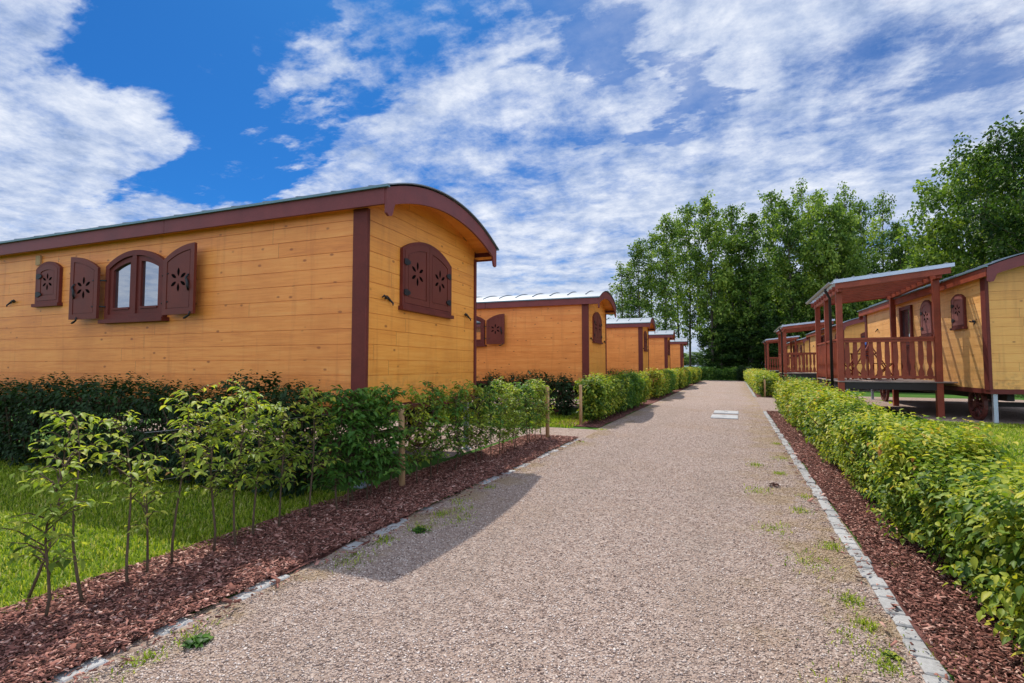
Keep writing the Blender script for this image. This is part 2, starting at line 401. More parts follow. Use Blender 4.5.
# ------------------------------------------------------------------ light and sky
SUN=np.array([-1.45,1.76,3.44]); SUN=SUN/np.linalg.norm(SUN)
sl=bpy.data.lights.new('sun','SUN'); so=bpy.data.objects.new('sun',sl); COL.objects.link(so)
sl.energy=4.5; sl.angle=rad(.53); sl.color=(1,.94,.85)
from mathutils import Vector
so.rotation_euler=Vector(tuple(SUN)).to_track_quat('Z','Y').to_euler()
w=bpy.data.worlds.new('World'); scene.world=w; w.use_nodes=True
def build_sky():
    nt=w.node_tree
    for n in list(nt.nodes): nt.nodes.remove(n)
    T=NT(nt); d=nt.nodes.new('ShaderNodeTexCoord').outputs['Generated']
    sky=nt.nodes.new('ShaderNodeTexSky'); sky.sky_type='NISHITA'; sky.sun_disc=False
    el=math.asin(SUN[2]); az=math.atan2(SUN[0],SUN[1]); sky.sun_elevation=el; sky.sun_rotation=az
    sky.air_density=1.0; sky.dust_density=.6; sky.ozone_density=2.5
    skyc=T.mix(1.0,sky.outputs[0],(.10,.44,.88),'MULTIPLY')
    x,y,z=T.sep(d)
    zz=T.math('ADD',T.math('MAXIMUM',z,0.0),.13)
    P=T.comb(T.math('DIVIDE',x,zz),T.math('DIVIDE',y,zz),0.0)
    # wind-drawn coordinates: clouds drawn out along one direction
    mp=nt.nodes.new('ShaderNodeMapping'); mp.inputs['Rotation'].default_value=(0,0,rad(-52)); mp.inputs['Scale'].default_value=(.55,1.15,1); T.l(P,mp.inputs[0])
    Pw=mp.outputs[0]
    n1=T.noise(Pw,.95,14,.64,.15)
    n2=T.noise(P,5.2,12,.68,.1)
    n3=T.noise(P,2.6,10,.66,.2)
    cov=T.math('ADD',T.math('MULTIPLY',n1,.55),T.math('MULTIPLY',n2,.45))
    wn=nt.nodes.new('ShaderNodeTexNoise'); wn.inputs['Scale'].default_value=2.6; wn.inputs['Detail'].default_value=6; wn.inputs['Roughness'].default_value=.6; T.l(Pw,wn.inputs['Vector'])
    dw=T.vmath('ADD',d,T.scale(T.vmath('SUBTRACT',wn.outputs['Color'],(.5,.5,.5)),.62))
    dw=T.vmath('NORMALIZE',dw)
    bias=None
    for (dx,dy,dz,ra,rb,amp) in HOLES:
        dt=T.vmath('DOT_PRODUCT',dw,(dx,dy,dz))
        b=T.maprange(dt,math.cos(rad(rb)),math.cos(rad(ra)),0,amp)
        bias=b if bias is None else T.math('MAXIMUM' if amp>0 else 'ADD',bias,b)
    cov=T.math('SUBTRACT',T.math('ADD',cov,.065),T.math('MULTIPLY',bias,.82))
    low=T.maprange(z,.30,.02,0,.10); cov=T.math('ADD',cov,low)
    den=T.math('POWER',T.maprange(cov,.40,.62,0,1),.85)
    thick=T.maprange(cov,.47,.74,0,1)
    # self-shadowed cloud body: thick parts greyer, thin edges white
    lum=T.math('ADD',T.math('MULTIPLY',n3,.55),T.math('MULTIPLY',T.noise(P,10,10,.68),.45))
    ccol=T.ramp(lum,[(.36,(2.5,3.5,5.7)),(.46,(4.5,5.4,7.4)),(.55,(6.7,7.3,8.6)),(.66,(9.4,9.6,10.1))])
    veil=T.math('MULTIPLY',T.maprange(T.vmath('DOT_PRODUCT',dw,VEIL),math.cos(rad(38)),math.cos(rad(12)),0,.42),T.maprange(n1,.36,.58,.5,1.0))
    den=T.math('MAXIMUM',den,veil)
    ccol=T.mix(T.math('MULTIPLY',thick,.22),ccol,(5.4,6.1,7.6))
    ccol=T.mix(T.maprange(z,.24,.03,0,.55),ccol,(4.6,5.5,6.9))
    # clouds away from the sun brightened, added as unseen fill light for the shade
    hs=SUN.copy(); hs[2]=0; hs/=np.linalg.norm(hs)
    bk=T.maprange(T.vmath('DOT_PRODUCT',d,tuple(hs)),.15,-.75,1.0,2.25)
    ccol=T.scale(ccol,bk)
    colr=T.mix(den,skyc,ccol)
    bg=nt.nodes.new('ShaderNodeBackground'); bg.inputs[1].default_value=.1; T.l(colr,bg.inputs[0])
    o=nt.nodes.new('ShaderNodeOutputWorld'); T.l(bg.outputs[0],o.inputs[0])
def pix_dir(px,py,yaw=rad(24.011),pitch=rad(2.805),f=500):
    R=np.array([math.cos(yaw),math.sin(yaw),0]);F=np.array([-math.sin(yaw)*math.cos(pitch),math.cos(yaw)*math.cos(pitch),math.sin(pitch)]);U=np.cross(R,F)
    v=F+R*(px-512)/f+U*(341.5-py)/f; return v/np.linalg.norm(v)
# open blue patches of the sky, as fixed directions above the place (centre, inner and outer angle)
HOLES=[]
for (px,py,ra,rb,amp) in [(185,30,2,9,.26),(225,95,3,11,.28),(285,60,3,9,.25),(325,10,3,9,.24),(255,150,2,8,.25),(205,165,1,6,.2),(560,10,1,7,.17),(590,75,1,6,.17),(690,78,.5,4,.15),(535,55,.5,4,.12),(385,20,.5,6,.15),(330,120,.5,5,.10),(250,-60,4,14,.25),(420,-80,3,11,.2),(840,95,.3,4,.06),(920,60,.3,5,.06)]:
    HOLES.append((*pix_dir(px,py),ra,rb,amp))
VEIL=tuple(pix_dir(840,110))
build_sky()

# ------------------------------------------------------------------ ground
def gh(x,y):
    t=np.clip((np.asarray(x,float)-1.9)/1.6,0,1); t=t*t*(3-2*t)
    return .2*t
def sheet(name,x0,x1,y0,y1,nx,ny,mat,dz=0,wob=0,lump=0):
    xs=np.linspace(x0,x1,nx); ys=np.linspace(y0,y1,ny); X,Y=np.meshgrid(xs,ys)
    Z=gh(X,Y)+dz
    if lump: Z=Z+lump*(np.sin(X*7.1+Y*3.3)*np.sin(Y*5.7-X*2.1)+.6*np.sin(Y*13.1+X*9.7))*.5
    if wob:
        X=X.copy(); X[:,0]+=wob*np.sin(Y[:,0]*4.1)*np.sin(Y[:,0]*1.7); X[:,-1]+=wob*np.sin(Y[:,-1]*3.7+1)*np.sin(Y[:,-1]*1.9)
    V=np.stack([X,Y,Z],-1).reshape(-1,3); mb=MB(); mb.v=[tuple(p) for p in V]
    for j in range(ny-1):
        for i in range(nx-1):
            a=j*nx+i; mb.f.append((a,a+1,a+nx+1,a+nx)); mb.sm.append(True)
    return kind(obj(name,mb,mat),'structure')
gx_=np.concatenate([[-1500,-300,-60],np.arange(-16,16,.5),[60,300,1500]]); gy_=np.array([-300,-20,-4,0,5,10,20,40,80,200,500,2500])
mb=MB(); X,Y=np.meshgrid(gx_,gy_); Z=gh(X,Y); mb.v=[tuple(p) for p in np.stack([X,Y,Z],-1).reshape(-1,3)]
for j in range(len(gy_)-1):
    for i in range(len(gx_)-1):
        a=j*len(gx_)+i; mb.f.append((a,a+1,a+len(gx_)+1,a+len(gx_))); mb.sm.append(True)
kind(obj('ground',mb,M['lawn']),'structure')
LK,RK=-2.73,.77
sheet('gravel_path',LK-.085,RK+.085,-6,52,8,60,M['gravel'],.004)
sheet('mulch_bed',-3.78,LK-.07,-4,9.2,8,80,M['mulch'],.014,.06,.022)
sheet('mulch_bed',-4.0,LK-.1,11.2,50,5,120,M['mulch'],.012,.05,.02)
sheet('mulch_bed',RK+.08,2.0,-4,17.2,8,100,M['mulch'],.014,.04,.02)
sheet('mulch_bed',RK+.09,2.0,25.1,50,5,80,M['mulch'],.012,.04,.02)
for k in range(5):
    y=6.6+9.75*k
    sheet('gravel_pad',-13,-4.02,y,y+3.9,10,6,M['gravel_p'],.003)
sheet('gravel_pad',LK-1.3,LK,9.25,10.85,4,4,M['gravel_p'],.0045)
sheet('gravel_pad',RK,4.3,17.4,25.0,12,4,M['gravel_p'],.0045)
for k in range(3):
    sheet('gravel_pad',3.9,9.2,13.6+15*k,23.5+15*k,10,4,M['gravel_p'],.008)
sheet('gravel_path',11.0,13.2,-5,60,4,10,M['gravel_p'],.006)

# kerbs: rows of granite setts
def kerb(name,x,y0,y1,w_,lmin,lmax,top,drop,miss=0,jit=.012):
    mb=MB(); y=y0
    while y<y1:
        l=random.uniform(lmin,lmax); t=top+random.uniform(-drop,drop); dx=random.uniform(-jit,jit)
        if random.random()<miss: y+=l; continue
        mb.bbox(x-w_/2+dx,x+w_/2+dx,y+.004,y+l-.004,-.1,t,.008); y+=l
    return kind(obj(name,mb,M['kerb']),'structure')
kerb('kerb',LK-.03,-2,9.2,.10,.10,.30,.008,.009,.30,.024)
kerb('kerb',RK+.03,-2,17.2,.095,.11,.24,.020,.008,0,.013)
kerb('kerb',RK+.03,25.1,48,.11,.2,.4,.03,.006)

# loose stones on the near path
def stones(n,x0,x1,y0,y1,s0,s1):
    y=y0+(y1-y0)*RNG.random(n)**1.7
    y=y[RNG.random(n)>np.clip((y-7)/(y1-7),0,1)**.8]; n=len(y); x=RNG.uniform(x0,x1,n)
    s=RNG.uniform(s0,s1,n)*(1+.5*(RNG.random(n)>.93))
    O=np.array([(1,0,0),(-1,0,0),(0,1,0),(0,-1,0),(0,0,1),(0,0,-1)],float)
    F=np.array([(0,2,4),(2,1,4),(1,3,4),(3,0,4),(2,0,5),(1,2,5),(3,1,5),(0,3,5)])
    a=RNG.uniform(0,6.28,n); ca,sa=np.cos(a),np.sin(a)
    J=O[None]*RNG.uniform(.6,1.25,(n,6,1)); J[:,:,2]*=.62
    J=J+RNG.uniform(-.18,.18,J.shape)
    V=np.empty((n,6,3)); V[:,:,0]=J[:,:,0]*ca[:,None]-J[:,:,1]*sa[:,None]; V[:,:,1]=J[:,:,0]*sa[:,None]+J[:,:,1]*ca[:,None]; V[:,:,2]=J[:,:,2]
    V*=s[:,None,None]; V[:,:,0]+=x[:,None]; V[:,:,1]+=y[:,None]; V[:,:,2]+=.004+s[:,None]*.28
    T=F[None]+(np.arange(n)*6)[:,None,None]
    return fast_mesh('gravel_stones',V.reshape(-1,3),T.reshape(-1,3),np.repeat(RNG.random(n),6))
kind(obj('gravel_stones',stones(230000,LK+.02,RK-.02,1.0,20,.0032,.0078),M['stones']),'stuff')

def chips(n,x0,x1,y0,y1,pw=1.3):
    y=y0+(y1-y0)*RNG.random(n)**pw; x=RNG.uniform(x0,x1,n)
    L=RNG.uniform(.005,.019,n)*(1+1.0*(RNG.random(n)>.96)); W=L*RNG.uniform(.16,.45,n); a=RNG.uniform(0,6.28,n)
    D=np.stack([np.cos(a),np.sin(a),RNG.uniform(-.45,.45,n)],-1); N=norm(np.stack([RNG.normal(0,.45,n),RNG.normal(0,.45,n),np.ones(n)],-1))
    D=norm(D); X=norm(np.cross(D,N)); Z=np.cross(X,D)
    B=np.array([(-1,-1,-.12),(1,-.8,-.12),(.8,1,-.12),(-.7,.9,-.12),(-1,-1,.12),(1,-.8,.12),(.8,1,.12),(-.7,.9,.12)])
    F=np.array([(4,5,6),(4,6,7),(0,1,5),(0,5,4),(1,2,6),(1,6,5),(2,3,7),(2,7,6),(3,0,4),(3,4,7)])
    P=np.stack([x,y,gh(x,y)+.028+RNG.uniform(0,.018,n)],-1)
    V=P[:,None]+B[None,:,0:1]*(W[:,None,None]*X[:,None])+B[None,:,1:2]*(L[:,None,None]*D[:,None])+B[None,:,2:3]*(W[:,None,None]*Z[:,None])
    T=F[None]+(np.arange(n)*8)[:,None,None]
    return fast_mesh('bark_chips',V.reshape(-1,3),T.reshape(-1,3),np.repeat(RNG.random(n),8))
kind(obj('bark_chips',chips(95000,-3.80,LK-.05,.8,9.4),M['chips']),'stuff')
kind(obj('bark_chips',chips(70000,RK+.085,1.7,1.4,17.2,1.6),M['chips']),'stuff')
kind(obj('bark_chips',chips(900,RK-.10,RK+.12,1.4,14,1.5),M['chips']),'stuff')
kind(obj('bark_chips',chips(1300,LK-.12,LK+.14,1.0,9,1.4),M['chips']),'stuff')
kind(obj('bark_chips',chips(3500,-4.0,LK-.1,11.2,24,1.2),M['chips']),'stuff')

# grass blades
def blades(xs,ys,h0,h1,wd=.0035,lean=.5,zoff=0):
    n=len(xs); a=RNG.uniform(0,6.28,n); h=RNG.uniform(h0,h1,n); le=RNG.uniform(0,lean,n)
    d=np.stack([np.cos(a),np.sin(a),np.zeros(n)],-1); s=np.stack([-np.sin(a),np.cos(a),np.zeros(n)],-1)
    P=np.stack([xs,ys,gh(xs,ys)+zoff],-1); up=np.array([0,0,1.])
    w_=wd*RNG.uniform(.7,1.6,n)
    b0=P-s*w_[:,None]; b1=P+s*w_[:,None]
    mid=P+up*(h*.6)[:,None]+d*(h*le*.35)[:,None]; m0=mid-s*(w_*.8)[:,None]; m1=mid+s*(w_*.8)[:,None]
    tip=P+up*(h*(1-.3*le))[:,None]+d*(h*le)[:,None]
    V=np.stack([b0,b1,m0,m1,tip],1); F=np.array([(0,1,3),(0,3,2),(2,3,4)])
    T=F[None]+(np.arange(n)*5)[:,None,None]
    return V.reshape(-1,3),T.reshape(-1,3),np.repeat(RNG.random(n),5)
n=120000; xs=-3.66-RNG.random(n)**1.2*6.8; ys=RNG.uniform(-.4,4.3,n)
keep=(xs<-3.72+.07*np.sin(ys*5)+.05*np.sin(ys*13))
V,T_,R_=blades(xs[keep],ys[keep],.02,.065,.0035,1.1); kind(obj('lawn_grass',fast_mesh('lawn_grass',V,T_,R_),M['grass']),'stuff')
n=60000; xs=RNG.uniform(1.9,5.6,n); ys=RNG.uniform(4,13.6,n)
V,T_,R_=blades(xs,ys,.02,.06,.0045,1.0); kind(obj('lawn_grass',fast_mesh('lawn_grass',V,T_,R_),M['grass']),'stuff')
n=16000; xs=RNG.uniform(-9,-3.4,n); ys=RNG.uniform(10.85,13.9,n)
V,T_,R_=blades(xs,ys,.04,.09,.006); kind(obj('lawn_grass',fast_mesh('lawn_grass',V,T_,R_),M['grass']),'stuff')
# weeds along the path edges
wx=[];wy=[]
spots=[(.62,2.9),(.55,3.1),(.60,3.6),(.45,4.2),(.66,4.6),(.3,4.9),(.55,5.6),(.66,6.2),(.5,7.4),(.6,8.6),(.66,10.2),(.62,3.3),(.4,2.6),(.2,6.3),(.25,7.9),(-2.60,1.75),(-2.55,2.9),(-2.6,3.3),(-2.5,3.7),(-2.55,4.1),(-2.62,4.6),(-2.45,4.3),(-2.6,5.2),(-2.6,1.5),(-2.3,4.0),(-2.62,9.0),(-2.7,10.9),(.9,2.6),(.92,3.1),(1.0,4.4)]
for (a,b) in spots:
    k=random.randint(60,190); sp=random.uniform(.025,.085)
    wx+=list(RNG.normal(a,sp,k)); wy+=list(RNG.normal(b,sp*1.5,k))
V,T_,R_=blades(np.array(wx),np.array(wy),.010,.040,.0028,1.5); kind(obj('weeds',fast_mesh('weeds',V,T_,R_),M['grass']),'stuff')

# ------------------------------------------------------------------ shepherd wagons
L_,W_=8.3,3.0; ZT=3.24; GC=.12; OH=.36; ARC_Z0=3.43; ARC_R=4.03; ARC_RISE=.34
def arc(y,dz=0):
    """roof outline height at cross position y (0..W_)"""
    t=y-W_/2; return ARC_Z0+ARC_RISE-ARC_R+math.sqrt(ARC_R**2-t*t)+dz
FS=lambda a,b,d:(a,-d,b)            # long side facing y=0
FE=lambda a,b,d:(d,a,b)             # gable end at x=0
FB=lambda a,b,d:(-L_-d,a,b)         # rear gable
FN=lambda a,b,d:(a,W_+d,b)          # far long side
def arch_pts(a0,a1,z0,z1,rise,n=14,ins=0):
    """closed outline of an arch-topped opening"""
    w_=a1-a0; r=(w_*w_/4+rise*rise)/(2*rise); cz=z1+rise-r; c=(a0+a1)/2
    pts=[(a0+ins,z0+ins),(a1-ins,z0+ins)]
    h=w_/2-ins
    for i in range(n+1):
        t=h-2*h*i/n; pts.append((c+t,cz+math.sqrt(max((r-ins)**2-t*t,0))))
    return pts
def leaf_pts(a0,a1,z0,f,n=9,ins=0):
    pts=[(a0+ins,z0+ins),(a1-ins,z0+ins)]
    for i in range(n+1):
        a=a1-ins-(a1-a0-2*ins)*i/n; pts.append((a,f(a)-ins*1.05))
    return pts
def petal(mb,cx,cz,ang,F,d0,d1,r0=.05,r1=.155,w_=.024):
    ca,sa=math.cos(ang),math.sin(ang); pts=[]
    for t,s in ((0,0),(.25,.75),(.55,1),(.8,.7),(1,0),(.8,-.7),(.55,-1),(.25,-.75)):
        r=r0+(r1-r0)*t; pts.append((cx+ca*r-sa*w_*s,cz+sa*r+ca*w_*s))
    mb.prism(pts,d0,d1,F)
def shutter(par,a0,a1,z0,f,F,mat,d=.0,hinge=None,flower=1,thick=.036):
    """one shutter leaf: slab, raised border, near-black raised petals for the dark of a cut-out flower, iron hinges"""
    mb=MB(); o=leaf_pts(a0,a1,z0,f); i=leaf_pts(a0,a1,z0,f,ins=.075)
    mb.prism(o,d,d+thick*.72,F); mb.ring(o,i,d+thick*.70,d+thick,F)
    j=leaf_pts(a0,a1,z0,f,ins=.09); mb.prism(j,d+thick*.70,d+thick*.86,F)
    s=obj('shutter',mb,mat,par)
    cx=(a0+a1)/2; cz=z0+(f(cx)-z0)*.52; sc=min((a1-a0)/.62,1.0)
    if flower:
        for k in range(6):
            p=MB(); petal(p,cx,cz,rad(90+60*k),F,d+thick*.8,d+thick*.86+.0025,.05*sc,.165*sc,.023*sc); obj('dark_petal',p,M['hole_shade'],s)
    if hinge is not None:
        for q in (.2,.78):
            h=MB(); zz=z0+(f(hinge)-z0)*q; sg=1 if hinge<cx else -1
            h.prism([(hinge-sg*.03,zz-.035),(hinge+sg*.03,zz-.045),(hinge+sg*.11,zz-.016),(hinge+sg*.11,zz+.016),(hinge+sg*.03,zz+.045),(hinge-sg*.03,zz+.035)],d+thick,d+thick+.012,F)
            obj('hinge',h,M['iron'],s)
    return s
def hook(par,a,z,F,sg=1):
    mb=MB(); P=lambda u,v,d:F(a+sg*u,z+v,d)
    pts=[(-.10,.02),(-.08,.045),(-.05,.03),(-.02,.02),(.02,.045),(.06,.03),(.09,.0),(.115,-.03),(.10,-.055)]
    mb.tube([P(u,v,.03+.02*math.sin(i)) for i,(u,v) in enumerate(pts)],[.008,.013,.015,.013,.017,.016,.014,.012,.007],6)
    mb.tube([P(0,.02,0),P(0,.02,.04)],.012,6)
    return obj('shutter_hook',mb,M['iron'],par)
def arch_f(a0,a1,z1,rise):
    w_=a1-a0; r=(w_*w_/4+rise*rise)/(2*rise); cz=z1+rise-r; c=(a0+a1)/2
    return lambda a: cz+math.sqrt(max(r*r-(a-c)**2,0))
def swing(F,hinge,ang):
    """map that rotates a leaf about a vertical hinge line at a=hinge by ang (outwards)"""
    c,s=math.cos(ang),math.sin(ang)
    def G(a,b,d):
        u=a-hinge; return F(hinge+u*c-d*s,b,abs(u)*abs(s)*1+d*abs(c) if True else 0)
    return G
def closed_window(par,a0,a1,z0,z1,rise,F,mat,leaves_n,fmat):
    fr=MB(); o=arch_pts(a0,a1,z0,z1,rise); i=arch_pts(a0,a1,z0,z1,rise,ins=.05); fr.ring(o,i,-.005,.045,F)
    wn=obj('window_frame',fr,fmat,par)
    si=MB(); si.prism([(a0-.03,z0-.045),(a1+.03,z0-.045),(a1+.03,z0+.005),(a0-.03,z0+.005)],0,.075,F); obj('sill',si,fmat,wn)
    f=arch_f(a0,a1,z1,rise); g=lambda a:f(a)-.05
    if leaves_n==1: shutter(par,a0+.054,a1-.054,z0+.054,g,F,mat,.012,a0+.06)
    else:
        c=(a0+a1)/2
        shutter(par,a0+.054,c-.003,z0+.054,g,F,mat,.012,a0+.06); shutter(par,c+.003,a1-.054,z0+.054,g,F,mat,.012,a1-.06)
def open_window(par,a0,a1,z0,z1,rise,F,fmat,smat):
    fr=MB(); fr.ring(arch_pts(a0,a1,z0,z1,rise),arch_pts(a0,a1,z0,z1,rise,ins=.075),-.005,.065,F)
    c=(a0+a1)/2; f=arch_f(a0,a1,z1,rise)
    fr.prism([(c-.045,z0+.07),(c+.045,z0+.07),(c+.045,f(c)-.07),(c-.045,f(c)-.07)],-.004,.062,F)
    wn=obj('window_frame',fr,fmat,par)
    si=MB(); si.prism([(a0-.05,z0-.05),(a1+.05,z0-.05),(a1+.05,z0+.005),(a0-.05,z0+.005)],0,.115,F); obj('sill',si,fmat,wn)
    for (s0,s1) in ((a0+.075,c-.045),(c+.045,a1-.075)):
        g=lambda a:f(a)-.085
        sa=MB(); o=leaf_pts(s0+.004,s1-.004,z0+.08,g); i=leaf_pts(s0+.004,s1-.004,z0+.08,g,ins=.065); sa.ring(o,i,-.004,.04,F)
        sa.prism([(s0+.07,z0+.145),(s1-.07,z0+.145),(s1-.07,z0+.175),(s0+.07,z0+.175)],.004,.055,F)
        obj('sash',sa,fmat,wn)
        pa=MB(); pa.prism(leaf_pts(s0+.004,s1-.004,z0+.08,g,ins=.06),.003,.009,F); obj('pane',pa,M['glass'],wn)
    # opened leaves, swung back beside the opening
    wd=(a1-a0)/2
    for sg,hg in ((1,a1),(-1,a0)):
        ang=rad(1.5); gp=.10 if sg>0 else .02
        F2=lambda a,b,d,hg=hg,sg=sg,gp=gp:F(hg+sg*gp+(a-hg),b,.115+abs(a-hg)*math.sin(ang)+d)
        ftop=lambda a,hg=hg:f(hg-(a-hg))-.03
        lo,hi=(hg+.01,hg+wd) if sg>0 else (hg-wd,hg-.01)
        s=shutter(par,lo,hi,z0+.02,ftop,F2,smat,0,None)
        for q in (.22,.70):
            h=MB(); zz=z0+.02+q*.8; F3=F2; h.tube([F(hg-sg*.03,zz,.06),F(hg+sg*(gp*.5),zz,.10),F2(hg+sg*.12,zz,.03)],.012,6); obj('hinge',h,M['iron'],s)
        e=hi-.12 if sg>0 else lo+.12
        h=MB(); h.tube([F2(e-.07,z0-.02,.0),F2(e-.05,z0-.035,.03),F2(e,z0-.02,.035),F2(e+.06,z0+.0,.045),F2(e+.08,z0+.05,.05)],[.008,.014,.016,.013,.008],6); obj('holdback',h,M['iron'],s)
        h=MB(); m_=(lo+hi)/2+ (.2 if sg>0 else -.2); h.tube([F2(m_,z0+.33,.035),F2(m_+.02,z0+.38,.06),F2(m_,z0+.45,.05),F2(m_-.03,z0+.5,.05),F2(m_+.01,z0+.55,.04)],[.01,.016,.018,.014,.008],6); obj('latch',h,M['iron'],s)
def wagon(label,loc,rz,group,style,g0=0.0):
    t=thing('shepherd_wagon',label,'wagon',loc,rz,group)
    ws,we=(M['wood_side'],M['wood_end']) if style=='left' else (M['wood_side_p'],M['wood_end_p'])
    shm=M['shutter'] if style=='left' else M['shutter_lit']
    fm=M['trim']
    # walls: overlapping boards in front of a core
    gap=.0055; dep=.013
    nb=int(math.ceil((ZT-ZB)/BH))
    for F,a0,a1,nm in ((FS,-L_,0,'s'),(FN,-L_,0,'n')):
        mb=MB()
        for k in range(nb):
            z0=ZB+k*BH; z1=min(z0+BH-gap,ZT+.03); mb.prism([(a0,z0),(a1,z0),(a1,z1),(a0,z1)],-dep,0,F)
        mb.prism([(a0+.02,ZB),(a1-.02,ZB),(a1-.02,ZT+.06),(a0+.02,ZT+.06)],-.06,-dep+.002,F)
        obj('side_wall',mb,ws,t)
    for F in (FE,FB):
        mb=MB(); ys=[i*W_/20 for i in range(21)]
        top=lambda y:arc(y,-.10)
        nbe=int(math.ceil((ARC_Z0+ARC_RISE-ZB)/BH))
        for k in range(nbe):
            z0=ZB+k*BH; z1=z0+BH-gap
            pts=[(y,min(z1,top(y))) for y in ys if top(y)>z0+.004]
            if len(pts)<2: continue
            mb.prism([(pts[0][0],z0),(pts[-1][0],z0)]+pts[::-1],-dep,0,F)
        mb.prism([(.02,ZB),(W_-.02,ZB)]+[(y,top(y)) for y in [.02+i*(W_-.04)/20 for i in range(21)]][::-1],-.06,-dep+.002,F)
        obj('gable_wall',mb,we,t)
    for xx in (0,-L_):
        for yy in (0,W_):
            mb=MB(); sx=1 if xx==0 else -1; sy=-1 if yy==0 else 1
            xa,xb=sorted((xx-sx*.17,xx+sx*.03)); ya,yb=sorted((yy+sy*.03,yy-sy*.03))
            mb.bbox(xa,xb,ya,yb,ZB-.03,ZT,.005); obj('corner_post',mb,fm,t)
    # floor frame / bottom rail
    mb=MB(); mb.box(-L_-.01,.012,-.012,W_+.012,ZB-.10,ZB-.004); obj('floor_frame',mb,fm,t)
    # fascia boards along the eaves and arched barge boards at both gables
    for yy in (-.10,W_+.10):
        mb=MB(); ya,yb=sorted((yy,yy-(.03 if yy<0 else -.03)))
        mb.bbox(-L_-OH+.02,-3.25,ya,yb,ZT-.02,arc(0,-.035),.004); mb.bbox(-3.244,OH-.03,ya,yb,ZT-.02,arc(0,-.035),.004); obj('fascia',mb,M['trim_side'] if style=='left' else M['trim_red'],t)
        so_=MB(); y2,y3=sorted((yy+(.032 if yy<0 else -.032),0 if yy<0 else W_)); so_.box(-L_-OH+.03,OH-.035,y2,y3,ZT,ZT+.03); obj('eave_soffit',so_,we,t)
    n=28; ys=[-.12+(W_+.24)*i/n for i in range(n+1)]
    for F,nm in ((FE,0),(FB,1)):
        up=[(y,arc(y,-.02)) for y in ys]
        lo=[]
        y0,y1=ys[0]+.13,ys[-1]-.13; zl=lambda y:arc(y,-.235)
        low=[(ys[0],3.12),(ys[0]+.045,3.095),(ys[0]+.10,3.11),(ys[0]+.125,3.16),(ys[0]+.135,3.20)]
        mid=[(y0+.03+(y1-y0-.06)*i/n,zl(y0+.03+(y1-y0-.06)*i/n)) for i in range(n+1)]
        hi=[(ys[-1]-.135,3.20),(ys[-1]-.125,3.16),(ys[-1]-.10,3.11),(ys[-1]-.045,3.095),(ys[-1],3.12)]
        lower=low+mid+hi
        # stitch as quads between matched upper and lower samples
        mb=MB(); m=len(lower); upm=[(a,arc(a,-.02)) for a,_ in lower]
        vs=[F(a,b,d) for d in (OH-.03,OH) for L in (lower,upm) for a,b in L]; fs=[]
        for i in range(m-1):
            fs+=[(i+1,i,m+i,m+i+1),(2*m+i,2*m+i+1,3*m+i+1,3*m+i),(i,i+1,2*m+i+1,2*m+i),(m+i+1,m+i,3*m+i,3*m+i+1)]
        fs+=[(0,2*m,3*m,m),(m-1,2*m-1,4*m-1,3*m-1)]
        mb.add(vs,fs); obj('barge_board',mb,M['trim_side'],t)
        # boarded soffit under the overhang
        mb=MB(); k=24; 
        for i in range(k):
            ya,yb=-.06+(W_+.12)*i/k,-.06+(W_+.12)*(i+1)/k-.006
            vs=[F(ya,arc(ya,-.10),-.0),F(yb,arc(yb,-.10),-.0),F(yb,arc(yb,-.10),OH-.032),F(ya,arc(ya,-.10),OH-.032)]
            vs+=[F(ya,arc(ya,-.07),-.0),F(yb,arc(yb,-.07),-.0),F(yb,arc(yb,-.07),OH-.032),F(ya,arc(ya,-.07),OH-.032)]
            mb.add(vs,[(0,1,2,3),(7,6,5,4),(0,4,5,1),(2,6,7,3)])
        obj('gable_soffit',mb,we,t)
    # metal roof with standing seams
    mb=MB(); ex=.05; yr=[-.16+(W_+.32)*i/32 for i in range(33)]
    x0,x1=-L_-OH-.03,OH+.03
    vs=[(x,y,arc(min(max(y,-.14),W_+.14),dz)) for dz in (0.0,.014) for x in (x0,x1) for y in yr]; q=33; fs=[]
    for i in range(32):
        fs+=[(i,i+1,q+i+1,q+i),(2*q+i,3*q+i,3*q+i+1,2*q+i+1),(i,2*q+i,2*q+i+1,i+1),(q+i,q+i+1,3*q+i+1,3*q+i)]
    fs+=[(0,q,3*q,2*q),(q-1,3*q-1,4*q-1,2*q-1)]
    mb.add(vs,fs,False)
    xs=-L_-.2
    while xs<OH:
        for i in range(3,29):
            ya,yb=yr[i],yr[i+1]; za,zb=arc(min(max(ya,-.14),W_+.14),.014),arc(min(max(yb,-.14),W_+.14),.014)
            mb.add([(xs,ya,za),(xs+.028,ya,za),(xs+.028,yb,zb),(xs,yb,zb),(xs,ya,za+.03),(xs+.028,ya,za+.03),(xs+.028,yb,zb+.03),(xs,yb,zb+.03)],[(4,5,6,7),(0,4,7,3),(1,2,6,5)]+([(0,1,5,4)] if i==3 else [])+([(2,3,7,6)] if i==28 else []))
        xs+=.56
    rf=obj('roof',mb,M['roof'],t)
    for yy in (-.165,W_+.165):
        e=MB(); ya,yb=sorted((yy,yy+(.05 if yy<0 else -.05))); e.box(x0-.005,x1+.005,ya,yb,arc(-.12,-.026),arc(-.12,-.003)); obj('eave_flashing',e,M['roofedge'],rf)
    # openings
    closed_window(t,.70,2.06,2.17,2.93,.20,FE,M['shutter'],2,fm)
    if style=='left': hook(t,.38,2.21,FE)
    hook(t,2.64,2.21,FE)
